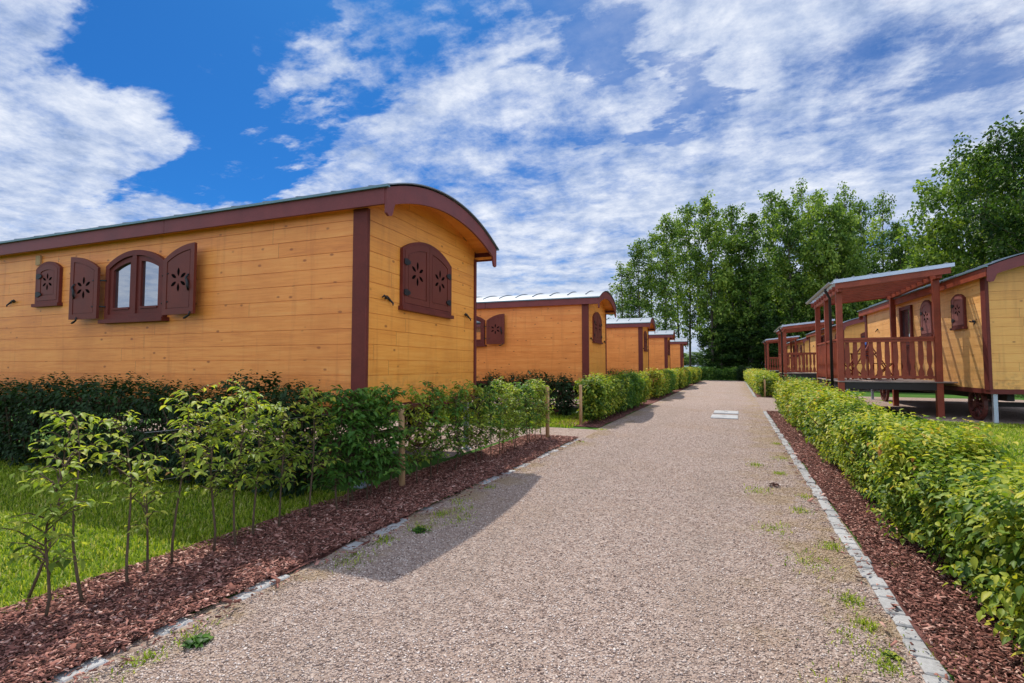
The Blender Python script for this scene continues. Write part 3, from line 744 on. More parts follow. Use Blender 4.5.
    if style=='left':
        open_window(t,-4.55,-3.31,2.07,2.86,.20,FS,fm,shm)
        closed_window(t,-6.30,-5.69,2.38,2.94,.11,FS,shm,1,fm)
        hook(t,-6.95,2.43,FS,-1); 
        v=MB(); v.prism([(-6.36,3.02),(-6.24,3.02),(-6.24,3.17),(-6.36,3.17)],0,.03,FS); obj('vent',v,M['stake'],t)
    else:
        closed_window(t,-1.49,-.86,2.28,2.93,.12,FS,shm,1,fm)
        hook(t,-.55,2.34,FS,1); hook(t,-6.95,2.6,FS,-1)
        closed_window(t,-3.29,-2.57,2.2,2.93,.2,FS,shm,1,fm)
        dr=MB(); dr.ring([(-4.78,ZB+.06),(-3.92,ZB+.06),(-3.92,3.12),(-4.78,3.12)],[(-4.68,ZB+.14),(-4.02,ZB+.14),(-4.02,3.02),(-4.68,3.02)],-.005,.06,FS); dr.prism([(-4.68,1.95),(-4.02,1.95),(-4.02,2.08),(-4.68,2.08)],-.004,.05,FS); dr.prism([(-4.68,ZB+.14),(-4.02,ZB+.14),(-4.02,1.95),(-4.68,1.95)],0.0,.02,FS)
        d_=obj('door',dr,fm,t)
        pa=MB(); pa.prism([(-4.69,2.08),(-4.01,2.08),(-4.01,3.03),(-4.69,3.03)],.003,.01,FS); obj('pane',pa,M['glass'],d_)
        ha=MB(); ha.tube([FS(-4.08,1.98,.05),FS(-4.08,1.98,.10),FS(-4.18,1.98,.10)],.011,6); obj('handle',ha,M['iron'],d_)
    # running gear
    g=g0; r=.36
    ch=MB()
    for yy in (.45,W_-.45): ch.box(-L_+.3,-.3,yy-.06,yy+.06,ZB-.26,ZB-.105)
    for xx in (-.95,-L_+1.2):
        ch.box(xx-.06,xx+.06,.2,W_-.2,g+r-.05,g+r+.05)
        for yy in (.45,W_-.45): ch.box(xx-.05,xx+.05,yy-.05,yy+.05,g+r+.052,ZB-.262)
    obj('chassis',ch,M['chassis'],t)
    for xx in (-.95,-L_+1.2):
        for yy in (.16,W_-.16):
            mb=MB(); nn=24; c=np.array((xx,yy,g+r))
            for (ra,rb,hw) in ((r-.065,r,.035),(0.0,.075,.065)):
                vs=[];fs=[]
                for i in range(nn):
                    a=2*math.pi*i/nn
                    for rr_,dy in ((ra,-hw),(rb,-hw),(rb,hw),(ra,hw)): vs.append(c+np.array((rr_*math.cos(a),dy,rr_*math.sin(a))))
                for i in range(nn):
                    j=(i+1)%nn
                    for k in range(4): fs.append((i*4+k,j*4+k,j*4+(k+1)%4,i*4+(k+1)%4))
                mb.add(vs,fs)
            for i in range(10):
                a=2*math.pi*i/10; mb.tube([c+np.array((.06*math.cos(a),0,.06*math.sin(a))),c+np.array(((r-.05)*math.cos(a),0,(r-.05)*math.sin(a)))],.02,5)
            obj('wheel',mb,M['wheel'],t)
    for xx in (-.10,-L_+.10):
        for yy in (.10,W_-.10):
            mb=MB(); mb.box(xx-.035,xx+.035,yy-.035,yy+.035,g+.012,ZB-.102); mb.box(xx-.09,xx+.09,yy-.09,yy+.09,g-.01,g+.012); obj('prop_leg',mb,M['galv'],t)
    return t
GL='timber wagons in the row along the left of the path'
GR='timber wagons with porches on the right of the path'
ordl=['orange timber wagon, nearest on the left, with opened shutters and a teal roof edge','second orange timber wagon from the camera on the left, its arched gable behind the saplings','third orange timber wagon from the camera in the left row','fourth orange timber wagon from the camera in the left row','fifth and farthest orange timber wagon in the left row, small before the tree trunks']
base=wagon(ordl[0],(-3.9,4.58,0),rad(3.5),GL,'left')
for k,(x,y) in enumerate([(-3.96,14.4),(-3.96,23.9),(-3.96,33.4),(-3.96,43.6)]):
    c=dup(base); c.location=(x,y,0); c['label']=ordl[k+1]
ordr=['honey coloured timber wagon on the right with pale prop leg and spoked wheels','second timber wagon on the right, its orange gable seen past the nearest porch','third and farthest timber wagon on the right, mostly behind two porches']
baser=wagon(ordr[0],(4.8,13.45,0),rad(-87),GR,'right',.2)
for k in (1,2):
    c=dup(baser); c.location=(4.8,13.45+15*k,0); c['label']=ordr[k]

# ------------------------------------------------------------------ porches
def porch():
    t=thing('timber_porch','red brown timber porch with pale roof, nearest, joined to the honey coloured wagon','porch',(2.43,14.86,.2),0,'red brown porches along the right of the path')
    R=M['trim_red']; dz=.83                     # deck top above local origin
    wx_,ly=1.95,3.55
    posts=[(0,0,3.10),(0,1.8,3.10),(0,ly,3.10),(wx_,0,3.27),(wx_,ly,3.27)]
    for (x,y,h) in posts:
        mb=MB(); mb.bbox(x-.065,x+.065,y-.065,y+.065,-.05,h,.006); obj('post',mb,R,t)
    de=MB(); k=int((ly+.2)/.145)
    for i in range(k): de.bbox(-.07,wx_+.32,-.1+i*.145,-.1+i*.145+.137,dz-.03,dz,.004)
    obj('deck',de,M['deck'],t)
    be=MB()
    for y in (-.04,ly+.04-.06): be.box(-.07+.14,wx_-.07,y-.03,y+.03,dz-.20,dz-.032)
    for x in (0,wx_): be.box(x-.03,x+.03,.07,ly-.07,dz-.20,dz-.032)
    for x in (.5,1.0,1.5): be.box(x-.03,x+.03,0,ly-.1,dz-.17,dz-.034)
    obj('deck_frame',be,M['chassis'],t)
    # roof: rises towards the wagon
    zr=lambda x:3.215+.100*(x+.30)
    for x in (0,wx_):
        b=MB(); b.bbox(x-.05,x+.05,-.28,ly+.45,zr(x)-.20,zr(x)-.075,.005); obj('beam',b,R,t)
    for y in [-.22+i*.46 for i in range(10)]:
        b=MB(); h=.115
        xa,xb=-.10,2.12
        b.add([(xa,y-.025,zr(xa)-h),(xb,y-.025,zr(xb)-h),(xb,y+.025,zr(xb)-h),(xa,y+.025,zr(xa)-h),(xa,y-.025,zr(xa)),(xb,y-.025,zr(xb)),(xb,y+.025,zr(xb)),(xa,y+.025,zr(xa))],[(0,3,2,1),(4,5,6,7),(0,1,5,4),(1,2,6,5),(2,3,7,6),(3,0,4,7)])
        obj('rafter',b,R,t)
    for i in range(2):
        y=-.36 if i==0 else ly+.48
        b=MB(); xa,xb=-.12,2.14
        b.add([(xa,y-.014,zr(xa)-.13),(xb,y-.014,zr(xb)-.13),(xb,y+.014,zr(xb)-.13),(xa,y+.014,zr(xa)-.13),(xa,y-.014,zr(xa)+.012),(xb,y-.014,zr(xb)+.012),(xb,y+.014,zr(xb)+.012),(xa,y+.014,zr(xa)+.012)],[(0,3,2,1),(4,5,6,7),(0,1,5,4),(1,2,6,5),(2,3,7,6),(3,0,4,7)])
        obj('barge_board',b,R,t)
    b=MB(); xa,xb=-.16,2.20; ya,yb=-.40,ly+.52
    b.add([(xa,ya,zr(xa)+.018),(xb,ya,zr(xb)+.018),(xb,yb,zr(xb)+.018),(xa,yb,zr(xa)+.018),(xa,ya,zr(xa)+.085),(xb,ya,zr(xb)+.085),(xb,yb,zr(xb)+.085),(xa,yb,zr(xa)+.085)],[(0,3,2,1),(4,5,6,7),(0,1,5,4),(1,2,6,5),(2,3,7,6),(3,0,4,7)])
    for i in range(7):
        x=-.10+i*.36; b.box(x-.022,x+.022,ya-.018,yb+.018,zr(x)+.083,zr(x)+.125)
    obj('roof_sheet',b,M['poly'],t)
    for yy in (ya-.014,yb+.002):
        e=MB()          # pale metal trim along the sheet edge
        e.add([(xa,yy,zr(xa)+.012),(xb,yy,zr(xb)+.012),(xb,yy+.012,zr(xb)+.012),(xa,yy+.012,zr(xa)+.012),(xa,yy,zr(xa)+.098),(xb,yy,zr(xb)+.098),(xb,yy+.012,zr(xb)+.098),(xa,yy+.012,zr(xa)+.098)],[(0,3,2,1),(4,5,6,7),(0,1,5,4),(1,2,6,5),(2,3,7,6),(3,0,4,7)])
        obj('roof_trim',e,M['galv'],t)
    b=MB(); n=8; y0,y1=-.42,ly+.54          # half-round gutter along the low edge
    pr=[(.055*math.cos(a),.055*math.sin(a)) for a in [math.pi+math.pi*i/n for i in range(n+1)]]+[(.048*math.cos(a),.048*math.sin(a)) for a in [2*math.pi-math.pi*i/n for i in range(n+1)]]
    b.prism(pr,y0,y1,lambda a,c,d:(-.21+a,d,zr(-.16)+.05+c)); obj('gutter',b,M['galv'],t)
    b=MB(); b.tube([(-.21,.5,zr(-.16)+.02),(-.21,.5,zr(-.16)-.06),(-.10,.62,zr(-.16)-.24),(-.10,.62,.05)],.035,8,True,True); obj('downpipe',b,M['plastic'],t)
    # railings with shaped balusters
    def rail(p0,p1,n):
        p0=np.array(p0);p1=np.array(p1); d=p1-p0; L=np.linalg.norm(d); d/=L; nr=np.array((-d[1],d[0]))
        F=lambda a,b,q:(p0[0]+d[0]*a+nr[0]*q,p0[1]+d[1]*a+nr[1]*q,b)
        top=MB(); z=dz+1.07
        top.prism([(0,z-.05),(L,z-.05),(L,z),(0,z)],-.045,.045,F)
        top.prism([(0,z-.115),(L,z-.115),(L,z-.052),(0,z-.052)],-.02,.02,F)
        top.prism([(0,dz+.07),(L,dz+.07),(L,dz+.135),(0,dz+.135)],-.02,.02,F)
        r=obj('railing',top,R,t)
        for i in range(n):
            c=L*(i+.5)/n; hw=L/n*.36
            prof=[(.55,0),(.55,.05),(1,.12),(.95,.20),(.42,.30),(.42,.36),(.8,.44),(.92,.60),(.8,.80),(.72,.93),(.72,1.0)]
            zz=lambda q:dz+.05+q*.93
            pts=[(c-hw*a,zz(q)) for a,q in prof]+[(c+hw*a,zz(q)) for a,q in prof[::-1]]
            b=MB(); b.prism(pts[::-1],.021,.043,F); obj('baluster',b,R,r)
    rail((.07,0),(wx_-.07,0),11); rail((0,.07),(0,1.735),10); rail((0,1.865),(0,ly-.07),10)
    return t
p1=porch()
pl=['second red brown timber porch down the right side of the path','third and farthest red brown timber porch by the tree edge']
for k in (1,2):
    c=dup(p1); c.location=(2.43,14.86+15*k,.2); c['label']=pl[k-1]
# porch furniture
def chair(label,loc,rz,cloth):
    t=thing('folding_chair',label,'chair',loc,rz,'chairs on the nearest porch')
    mb=MB()
    for i in range(5): mb.bbox(-.21,.21,-.2+i*.083,-.2+i*.083+.07,.43,.45,.004)
    obj('seat',mb,M['trim_red'],t)
    mb=MB()
    for i in range(4): mb.bbox(-.21,.21,.235+i*.02,.255+i*.02,.56+i*.1,.64+i*.1,.004)
    obj('backrest',mb,M['trim_red'],t)
    for x in (-.22,.22):
        mb=MB(); mb.tube([(x,-.24,0),(x,.0,.43),(x,.31,.98)],.018,6); obj('leg',mb,M['trim_red'],t)
        mb=MB(); mb.tube([(x*.9,.24,0),(x*.9,-.18,.43)],.018,6); obj('leg',mb,M['trim_red'],t)
    return t
chair('folding chair on the nearest porch, under the blue towel',(3.62,16.3,1.03),rad(70),1)
chair('bare folding chair on the nearest porch, at the path side of the table',(2.95,16.2,1.03),rad(-80),0)
tb=thing('porch_table','small slatted table between the chairs on the nearest porch','table',(3.3,16.95,1.03),0)
mb=MB()
for i in range(7): mb.bbox(-.35,.35,-.35+i*.1,-.35+i*.1+.085,.70,.725,.004)
obj('tabletop',mb,M['trim_red'],tb)
for x in (-.3,.3):
    for y in (-.3,.3):
        mb=MB(); mb.box(x-.025,x+.025,y-.025,y+.025,0,.699); obj('leg',mb,M['trim_red'],tb)
mb=MB(); nn=10
for i in range(nn):
    for j in range(6): pass
tw=[(u,v) for v in range(9) for u in range(7)]
vs=[]
for v in range(9):
    for u in range(7):
        s=v/8*.75; x=-.17+u*.057
        if s<.4: p=(x,-.17+s,.455+.006*math.sin(u*2+v))
        else: p=(x+.008*math.sin(v),-.17-.012-.02*math.sin(u*1.7)**2,.455-(s-.4)*.8)
        vs.append(p)
vs2=[]
for v in range(9):
    for u in range(7):
        s=v/8*.8; x=-.19+u*.063
        if s<.40: p=(x,.325+.012*math.sin(u*1.9+v),.62+s)
        else: p=(x,.375+.014*math.sin(u*1.9),1.02-(s-.40))
        vs2.append(p)
mb.add(vs2,[(v*7+u,v*7+u+1,v*7+u+8,v*7+u+7) for v in range(8) for u in range(6)],True)
tw=obj('towel',mb,M['blue']); tw.location=(3.62,16.3,1.03); tw.rotation_euler=(0,0,rad(70))
sm=tw.modifiers.new('thick','SOLIDIFY'); sm.thickness=.012
tag(tw,'blue towel hung over a chair on the nearest porch','towel')

# ------------------------------------------------------------------ hedges
def lump(u,s):
    return (np.sin(u*2.3+s)+.7*np.sin(u*5.1+s*2.1)+.5*np.sin(u*9.7+s*3.3))/2.2
def hedge(label,p0,p1,width,height,nsh,leaf,mat,group=None,seed=1,loose=.09,zb=.10,fine=True,inner=.35,perp=6,bush=.7,bs=.5):
    g=np.random.default_rng(seed)
    p0=np.array(p0,float);p1=np.array(p1,float); d=p1-p0; L=np.linalg.norm(d); d/=L; nr=np.array((-d[1],d[0]))
    # cross-section: side, top, side unrolled (rounded shoulders)
    per=2*height+width
    u=g.uniform(-.03,L+.03,nsh); q=g.uniform(0,per,nsh)
    side=np.where(q<height,0,np.where(q<height+width,1,2))
    zl=np.where(side==0,q,np.where(side==1,height,per-q)); wl=np.where(side==0,-.5,np.where(side==1,(q-height)/width-.5,.5))
    # end caps
    ne=int(nsh*width*height/(per*L)*1.6)+4
    u=np.concatenate([u,g.uniform(-.02,.06,ne),L-g.uniform(-.02,.06,ne)]); m=2*ne
    zl=np.concatenate([zl,g.uniform(0,height,m)]); wl=np.concatenate([wl,g.uniform(-.5,.5,m)]); side=np.concatenate([side,np.repeat([3,4],ne)])
    n=len(u)
    depth=np.abs(g.normal(0,loose,n))*1.0; deep=g.random(n)<inner; depth=np.where(deep,g.uniform(0,.42*width,n),depth)
    onx=np.zeros((n,3))
    onx[side==0,:2]=-nr; onx[side==2,:2]=nr; onx[side==1,2]=1; onx[side==3,:2]=-d; onx[side==4,:2]=d
    hh=1+.09*lump(u,seed); ww=1+.14*lump(u*1.1+zl*3,seed+5)
    ci=np.floor(u/bush+.5*np.sin(seed)); fr=np.abs(2*(u/bush+.5*np.sin(seed)-ci)-1); crn=np.sin(ci*12.9898+seed)*43758.5453; crn=crn-np.floor(crn)
    hh=hh*(1-bs*.30*fr**2.2+bs*.30*(crn-.5)); ww=ww*(1-bs*.50*fr**2.2+bs*.35*(crn-.5))
    taper=np.clip(.72+.28*zl/height*1.6,0,1)
    P=np.zeros((n,3)); P[:,:2]=p0+np.outer(u,d)+np.outer(wl*width*ww*taper,nr); P[:,2]=zb+zl*hh*(1-zb/height)
    shoulder=((np.abs(wl)>.32)&(zl>height*.85)); P[shoulder,2]-=.05*g.random(shoulder.sum())
    P-=onx*depth[:,None]
    out=onx*1.0; out[:,2]+=.55; out+=g.normal(0,.42,(n,3)); out=norm(out)
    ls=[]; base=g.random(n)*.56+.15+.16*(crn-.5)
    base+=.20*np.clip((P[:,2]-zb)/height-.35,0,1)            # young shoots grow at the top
    for k in range(perp):
        t=(k-1)*leaf*.42
        az=g.uniform(0,6.28,n); rr=norm(np.cross(out,g.normal(0,1,(n,3))))
        D=norm(out*.45+rr*1.0+np.array([0,0,-.05])); N=norm(out*.5+np.array([0,0,.85])+g.normal(0,.35,(n,3)))
        PP=P+out*t; S=leaf*g.uniform(.5,1.25,n)*(1-.06*k)
        ls.append(leaves(PP,D,N,S,np.clip(base+.03*k+g.normal(0,.10,n),0,.97)+.03*(g.random(n)>.985),fine,.25))
    V,T,R=cat_leaves(ls); V[:,2]=np.maximum(V[:,2],.02)+gh(V[:,0],V[:,1])*0
    t=thing('hedge',label,'hedge',(0,0,0),0,group)
    obj('foliage',fast_mesh('foliage',V,T,R),mat,t)
    mb=MB(); k=max(6,int(L*4.5))
    for i in range(k):
        uu=L*(i+.5)/k+g.normal(0,.04); c=p0+d*uu+nr*g.normal(0,.05)
        for j in range(2):
            e=g.normal(0,.13,2); mb.tube([(c[0],c[1],-.02),(c[0]+e[0]*.3,c[1]+e[1]*.3,.25*height),(c[0]+e[0]*.8,c[1]+e[1]*.8,.6*height),(c[0]+e[0]*1.3,c[1]+e[1]*1.3,.9*height)],[.012,.010,.008,.003],5,False)
    obj('stems',mb,M['twig'],t); return t
HR='hedges along the right edge of the path'
HLG='clipped hedges along the left edge of the path'
HD='dark hedges in the shade of the left wagons'
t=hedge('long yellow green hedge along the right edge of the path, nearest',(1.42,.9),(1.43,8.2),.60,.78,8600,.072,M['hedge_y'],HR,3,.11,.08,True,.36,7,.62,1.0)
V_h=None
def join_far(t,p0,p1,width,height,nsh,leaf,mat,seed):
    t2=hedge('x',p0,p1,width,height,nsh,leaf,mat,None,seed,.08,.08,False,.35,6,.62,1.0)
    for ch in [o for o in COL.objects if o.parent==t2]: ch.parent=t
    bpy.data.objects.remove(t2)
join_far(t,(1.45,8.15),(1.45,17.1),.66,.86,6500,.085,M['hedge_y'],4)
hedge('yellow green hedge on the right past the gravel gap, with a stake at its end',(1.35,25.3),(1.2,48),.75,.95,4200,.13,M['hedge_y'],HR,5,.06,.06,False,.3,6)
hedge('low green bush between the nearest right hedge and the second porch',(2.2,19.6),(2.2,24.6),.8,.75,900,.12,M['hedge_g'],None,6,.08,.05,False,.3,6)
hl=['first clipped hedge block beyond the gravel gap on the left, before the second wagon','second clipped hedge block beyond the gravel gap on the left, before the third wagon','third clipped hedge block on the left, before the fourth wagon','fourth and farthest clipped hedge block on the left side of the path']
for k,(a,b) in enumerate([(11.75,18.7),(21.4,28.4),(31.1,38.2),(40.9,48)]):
    # each block alternates yellow green and deep green stretches
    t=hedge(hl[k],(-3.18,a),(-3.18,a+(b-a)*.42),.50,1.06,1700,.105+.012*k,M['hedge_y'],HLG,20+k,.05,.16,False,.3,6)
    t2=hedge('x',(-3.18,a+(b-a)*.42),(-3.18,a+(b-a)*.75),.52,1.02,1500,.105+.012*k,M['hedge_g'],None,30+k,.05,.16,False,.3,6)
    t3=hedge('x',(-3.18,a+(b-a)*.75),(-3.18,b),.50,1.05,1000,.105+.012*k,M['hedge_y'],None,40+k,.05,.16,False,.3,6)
    for q in (t2,t3):
        for ch in [o for o in COL.objects if o.parent==q]: ch.parent=t
        bpy.data.objects.remove(q)
hedge('low green hedge across the far end of the gravel path',(-3.3,53),(.4,53),1.0,1.0,1300,.16,M['hedge_g'],None,50,.06,.05,False,.3,6)
hedge('dark round bush at the far right corner of the path end',(.4,52),(1.6,52),1.2,1.2,600,.16,M['hedge_d'],None,51,.06,.05,False,.3,6)
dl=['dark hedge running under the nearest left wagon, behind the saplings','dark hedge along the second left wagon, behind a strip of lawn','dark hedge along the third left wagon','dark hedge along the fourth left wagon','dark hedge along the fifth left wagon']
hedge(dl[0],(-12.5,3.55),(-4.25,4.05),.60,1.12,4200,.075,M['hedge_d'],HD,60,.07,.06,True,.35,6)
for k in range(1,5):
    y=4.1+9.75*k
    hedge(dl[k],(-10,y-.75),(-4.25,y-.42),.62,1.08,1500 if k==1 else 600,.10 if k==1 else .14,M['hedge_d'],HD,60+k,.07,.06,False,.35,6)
hedge('dark hedge far behind the wheels of the nearest right wagon',(10.2,10),(10.2,34),.9,1.0,1800,.13,M['hedge_g'],None,70,.08,.05,False,.3,6)

# ------------------------------------------------------------------ saplings in the near left bed
def sapling(label,base,height,lean,zlo,rx,nbr,lpb,leaf,mat,seed,group,rad0=.010,bias=0.0):
    leaf*=.88; nbr=int(nbr*.95); lpb=int(lpb*.95)
    g=np.random.default_rng(seed)
    t=thing('young_shrub',label,'shrub',(base[0],base[1],.02),0,group)
    mb=MB(); pts=[]; k=7
    for i in range(k):
        f=i/(k-1); pts.append(np.array([lean[0]*f+.02*math.sin(f*7+seed),lean[1]*f+.02*math.sin(f*6+seed*2),height*f-.03]))
    mb.tube(pts,[rad0*(1-.78*i/(k-1)) for i in range(k)],6)
    L=[]
    def at(f):
        f=min(max(f,0),.999)*(k-1); i=int(f); return pts[i]+(pts[i+1]-pts[i])*(f-i)
    for b in range(nbr):
        f=zlo+(1-zlo)*(b+g.random())/nbr; p=at(f); a=g.uniform(0,6.28); ln=rx*g.uniform(.55,1.15)*(1-.45*max(f-.6,0)/.4)
        e=p+np.array([math.cos(a)*ln,math.sin(a)*ln,ln*g.uniform(.1,.75)]); mdl=(p+e)/2+np.array([0,0,.03])
        mb.tube([p,mdl,e],[rad0*.42,rad0*.3,rad0*.12],4,False)
        n=max(2,int(lpb*g.uniform(.7,1.3))); s=np.linspace(.15,1.05,n)[:,None]
        P=np.where(s<.5,p+(mdl-p)*s*2,mdl+(e-mdl)*(s*2-1)); dr=(e-p)/(np.linalg.norm(e-p)+1e-6)
        sd=np.where(np.arange(n)%2==0,1,-1)[:,None]; sv=np.cross(dr,(0,0,1)); sv/=np.linalg.norm(sv)+1e-6
        D=dr*.55+sv*sd*.9+g.normal(0,.28,(n,3))+np.array([0,0,-.22]); N=np.array([0,0,1.])+g.normal(0,.33,(n,3))
        R=np.clip(g.normal(.46+bias+.22*(f-.5),.17,n),0,.96)+.04*(g.random(n)>.96)
        L.append(leaves(P+g.normal(0,.008,(n,3)),D,N,leaf*g.uniform(.45,1.3,n),R,True,.35))
    V,T,R=cat_leaves(L)
    obj('stem',mb,M['twig'],t); obj('foliage',fast_mesh('foliage',V,T,R),mat,t); return t
SG='young shrubs planted in the bark bed on the left'
near=[ # label, base, height, lean, zlo, rx, nbr, leaves per branch, leaf size, dark?
('leftmost young shrub in the bark bed, its stem leaning right with a leafy top',(-3.86,1.62),1.10,(.20,.10),.60,.24,18,10,.062,0),
('bushy young shrub in the bark bed with low dense leaves, second from the left edge',(-3.47,1.50),.86,(.02,.05),.28,.22,34,11,.056,0),
('thin bare young shrub with only a tuft at its tip, third from the left edge',(-3.50,1.70),1.10,(-.12,-.02),.80,.14,5,6,.060,0),
('tall young shrub with a pale straight stem and a leafy upper half, before the lawn',(-3.51,1.96),1.08,(-.13,.02),.50,.22,22,10,.060,0),
('short young shrub with grey green leaves, just right of the tall pale stemmed one',(-3.57,2.09),.78,(0,.0),.40,.19,17,9,.058,0),
('young shrub with a thick stem and wide leafy top at the left of the clump',(-3.57,2.26),1.20,(.05,.05),.50,.26,26,10,.062,0),
]
for i,a in enumerate(near):
    sapling(a[0],a[1],a[2],a[3],a[4],a[5],a[6],a[7],a[8],M['sapling_d'] if a[9] else M['sapling'],100+i,SG)
lab1='leafy yellow green young shrub in the sunlit clump left of the first stake'
lab2='deep green dense young shrub just left of the first stake'
lab3='slim young shrub of the close row between the two stakes, leaves from knee height up'
ys=[2.52,2.68,2.92,3.12,3.44]
for i,y in enumerate(ys):
    sapling(lab1,(-3.55+.05*math.sin(i*2.1),y),1.13+.09*math.sin(i*1.7),(.06*math.sin(i*3),.03),.36,.22,36,11,.064,M['sapling'],120+i,SG)
for i,y in enumerate([3.74,3.88,4.0,4.14,4.3,4.46]):
    sapling(lab2,(-3.5+.05*math.sin(i*2.7),y),1.10+.05*math.sin(i*1.7),(.03*math.sin(i*3),.03),  .20,.26,80,13,.070,M['sapling_d'],140+i,SG,bias=-.08)
protos=[]
for i in range(16):
    y=4.95+i*.265
    if i<5: 
        tt=sapling(lab3,(-3.42+.05*math.sin(i*2.7),y),1.10+.06*math.sin(i*1.7),(.03*math.sin(i*3),.03),.20,.24,70,11,.062,M['sapling_d'] if i%2 else M['sapling'],160+i,SG,.008,-.05); protos.append(tt)
    else:
        c=dup(protos[(i*3)%5]); c.location=(-3.38+.05*math.sin(i*2.7),y,.02); c.rotation_euler=(0,0,i*1.3); c.scale=(1,1,.93+.1*math.sin(i)**2)
        if i>=11: c['label']='sunlit slim young shrub at the gap end of the row, beside the second stake'

# stakes and wires
def stake(label,x,y,h,tilt,group='wooden stakes of the left hedge row'):
    mb=MB(); mb.tube([(0,0,-.15),(tilt*.5,0,h*.5),(tilt,0,h-.012),(tilt,0,h)],[.038,.037,.036,.030],10)
    o=obj('wooden_stake',mb,M['stake']); o.location=(x,y,0); return tag(o,label,'stake',group)
stake('tall tilted wooden stake at the corner of the nearest wagon, among saplings',-3.50,4.78,.96,-.03)
stake('wooden stake at the gap end of the sapling row',-3.29,9.05,1.02,0)
stake('wooden stake at the near end of the first clipped hedge block',-3.36,11.55,.95,0)
stake('wooden stake at the near end of the second clipped hedge block',-3.4,21.15,1.0,0)
stake('wooden stake at the near end of the third clipped hedge block',-3.4,30.8,1.0,0)
stake('wooden stake at the near end of the right hedge past the gap',1.2,25.1,.8,0)
for z,lb in ((.62,'lower thin steel wire strung through the saplings'),(.95,'upper thin steel wire strung along the sapling tops')):
    mb=MB(); mb.tube([(-3.57,2.05,z+.01),(-3.555,3.2,z-.01),(-3.53,4.78,z),(-3.4,7,z-.015),(-3.29,9.05,z)],.0013,4); tag(obj('guide_wire',mb,M['wire']),lb,'wire','wires of the left hedge row')

# ------------------------------------------------------------------ small things on the path
for (x,y,lb) in ((-.29,14.9,'nearer pale concrete cover slab set in the gravel path'),(-.27,16.35,'farther pale concrete cover slab set in the gravel path')):
    mb=MB(); mb.bbox(-.34,.34,-.46,.46,-.05,.03,.012); mb.bbox(-.05,.05,-.02,.02,.0355,.042,.002)
    o=obj('cover_slab',mb,M['concrete']); o.location=(x,y,0); tag(o,lb,'slab','cover slabs in the path')
def rosette(label,x,y,n,s,mat,seed):
    s*=.62; n=int(n*1.5)
    g=np.random.default_rng(seed); a=g.uniform(0,6.28,n); D=np.stack([np.cos(a),np.sin(a),g.uniform(.05,.7,n)],-1)
    P=np.zeros((n,3)); P[:,:2]=g.normal(0,s*.35,(n,2)); P[:,2]=.012
    V,T,R=leaves(P,D,np.array([0,0,1.])+g.normal(0,.2,(n,3)),s*g.uniform(.5,1.2,n),g.random(n)*.8,True,.3)
    o=obj('weed_plant',fast_mesh('weed_plant',V,T,R),mat); o.location=(x,y,0); return tag(o,label,'weed','weeds growing on the path')
rosette('green leafy weed on the gravel by the left kerb, near the bottom corner',-2.50,1.72,34,.10,M['hedge_g'],5)
rosette('flat green weed at the edge of the nearest wagon shadow',-2.46,3.6,30,.09,M['hedge_g'],6)
rosette('small weed beside the right kerb, low in the picture',.66,3.0,26,.06,M['hedge_y'],7)
rosette('small weed growing between the right kerb and the bark chips',.92,3.35,20,.06,M['hedge_y'],8)
g=np.random.default_rng(9); nn=24; P=g.normal(0,.045,(nn,3)); P[:,2]=.014+abs(P[:,2])*.35
V,T,R=leaves(P,g.normal(0,1,(nn,3))*np.array([1,1,.3]),np.array([0,0,1.])+g.normal(0,.5,(nn,3)),g.uniform(.03,.055,nn),g.random(nn)*.30,True,.2)
o=obj('dead_leaves',fast_mesh('dead_leaves',V,T,R),M['chips']); o.location=(.40,6.6,.0); tag(o,'small dark clump of dead leaves on the gravel near the right kerb','leaves')

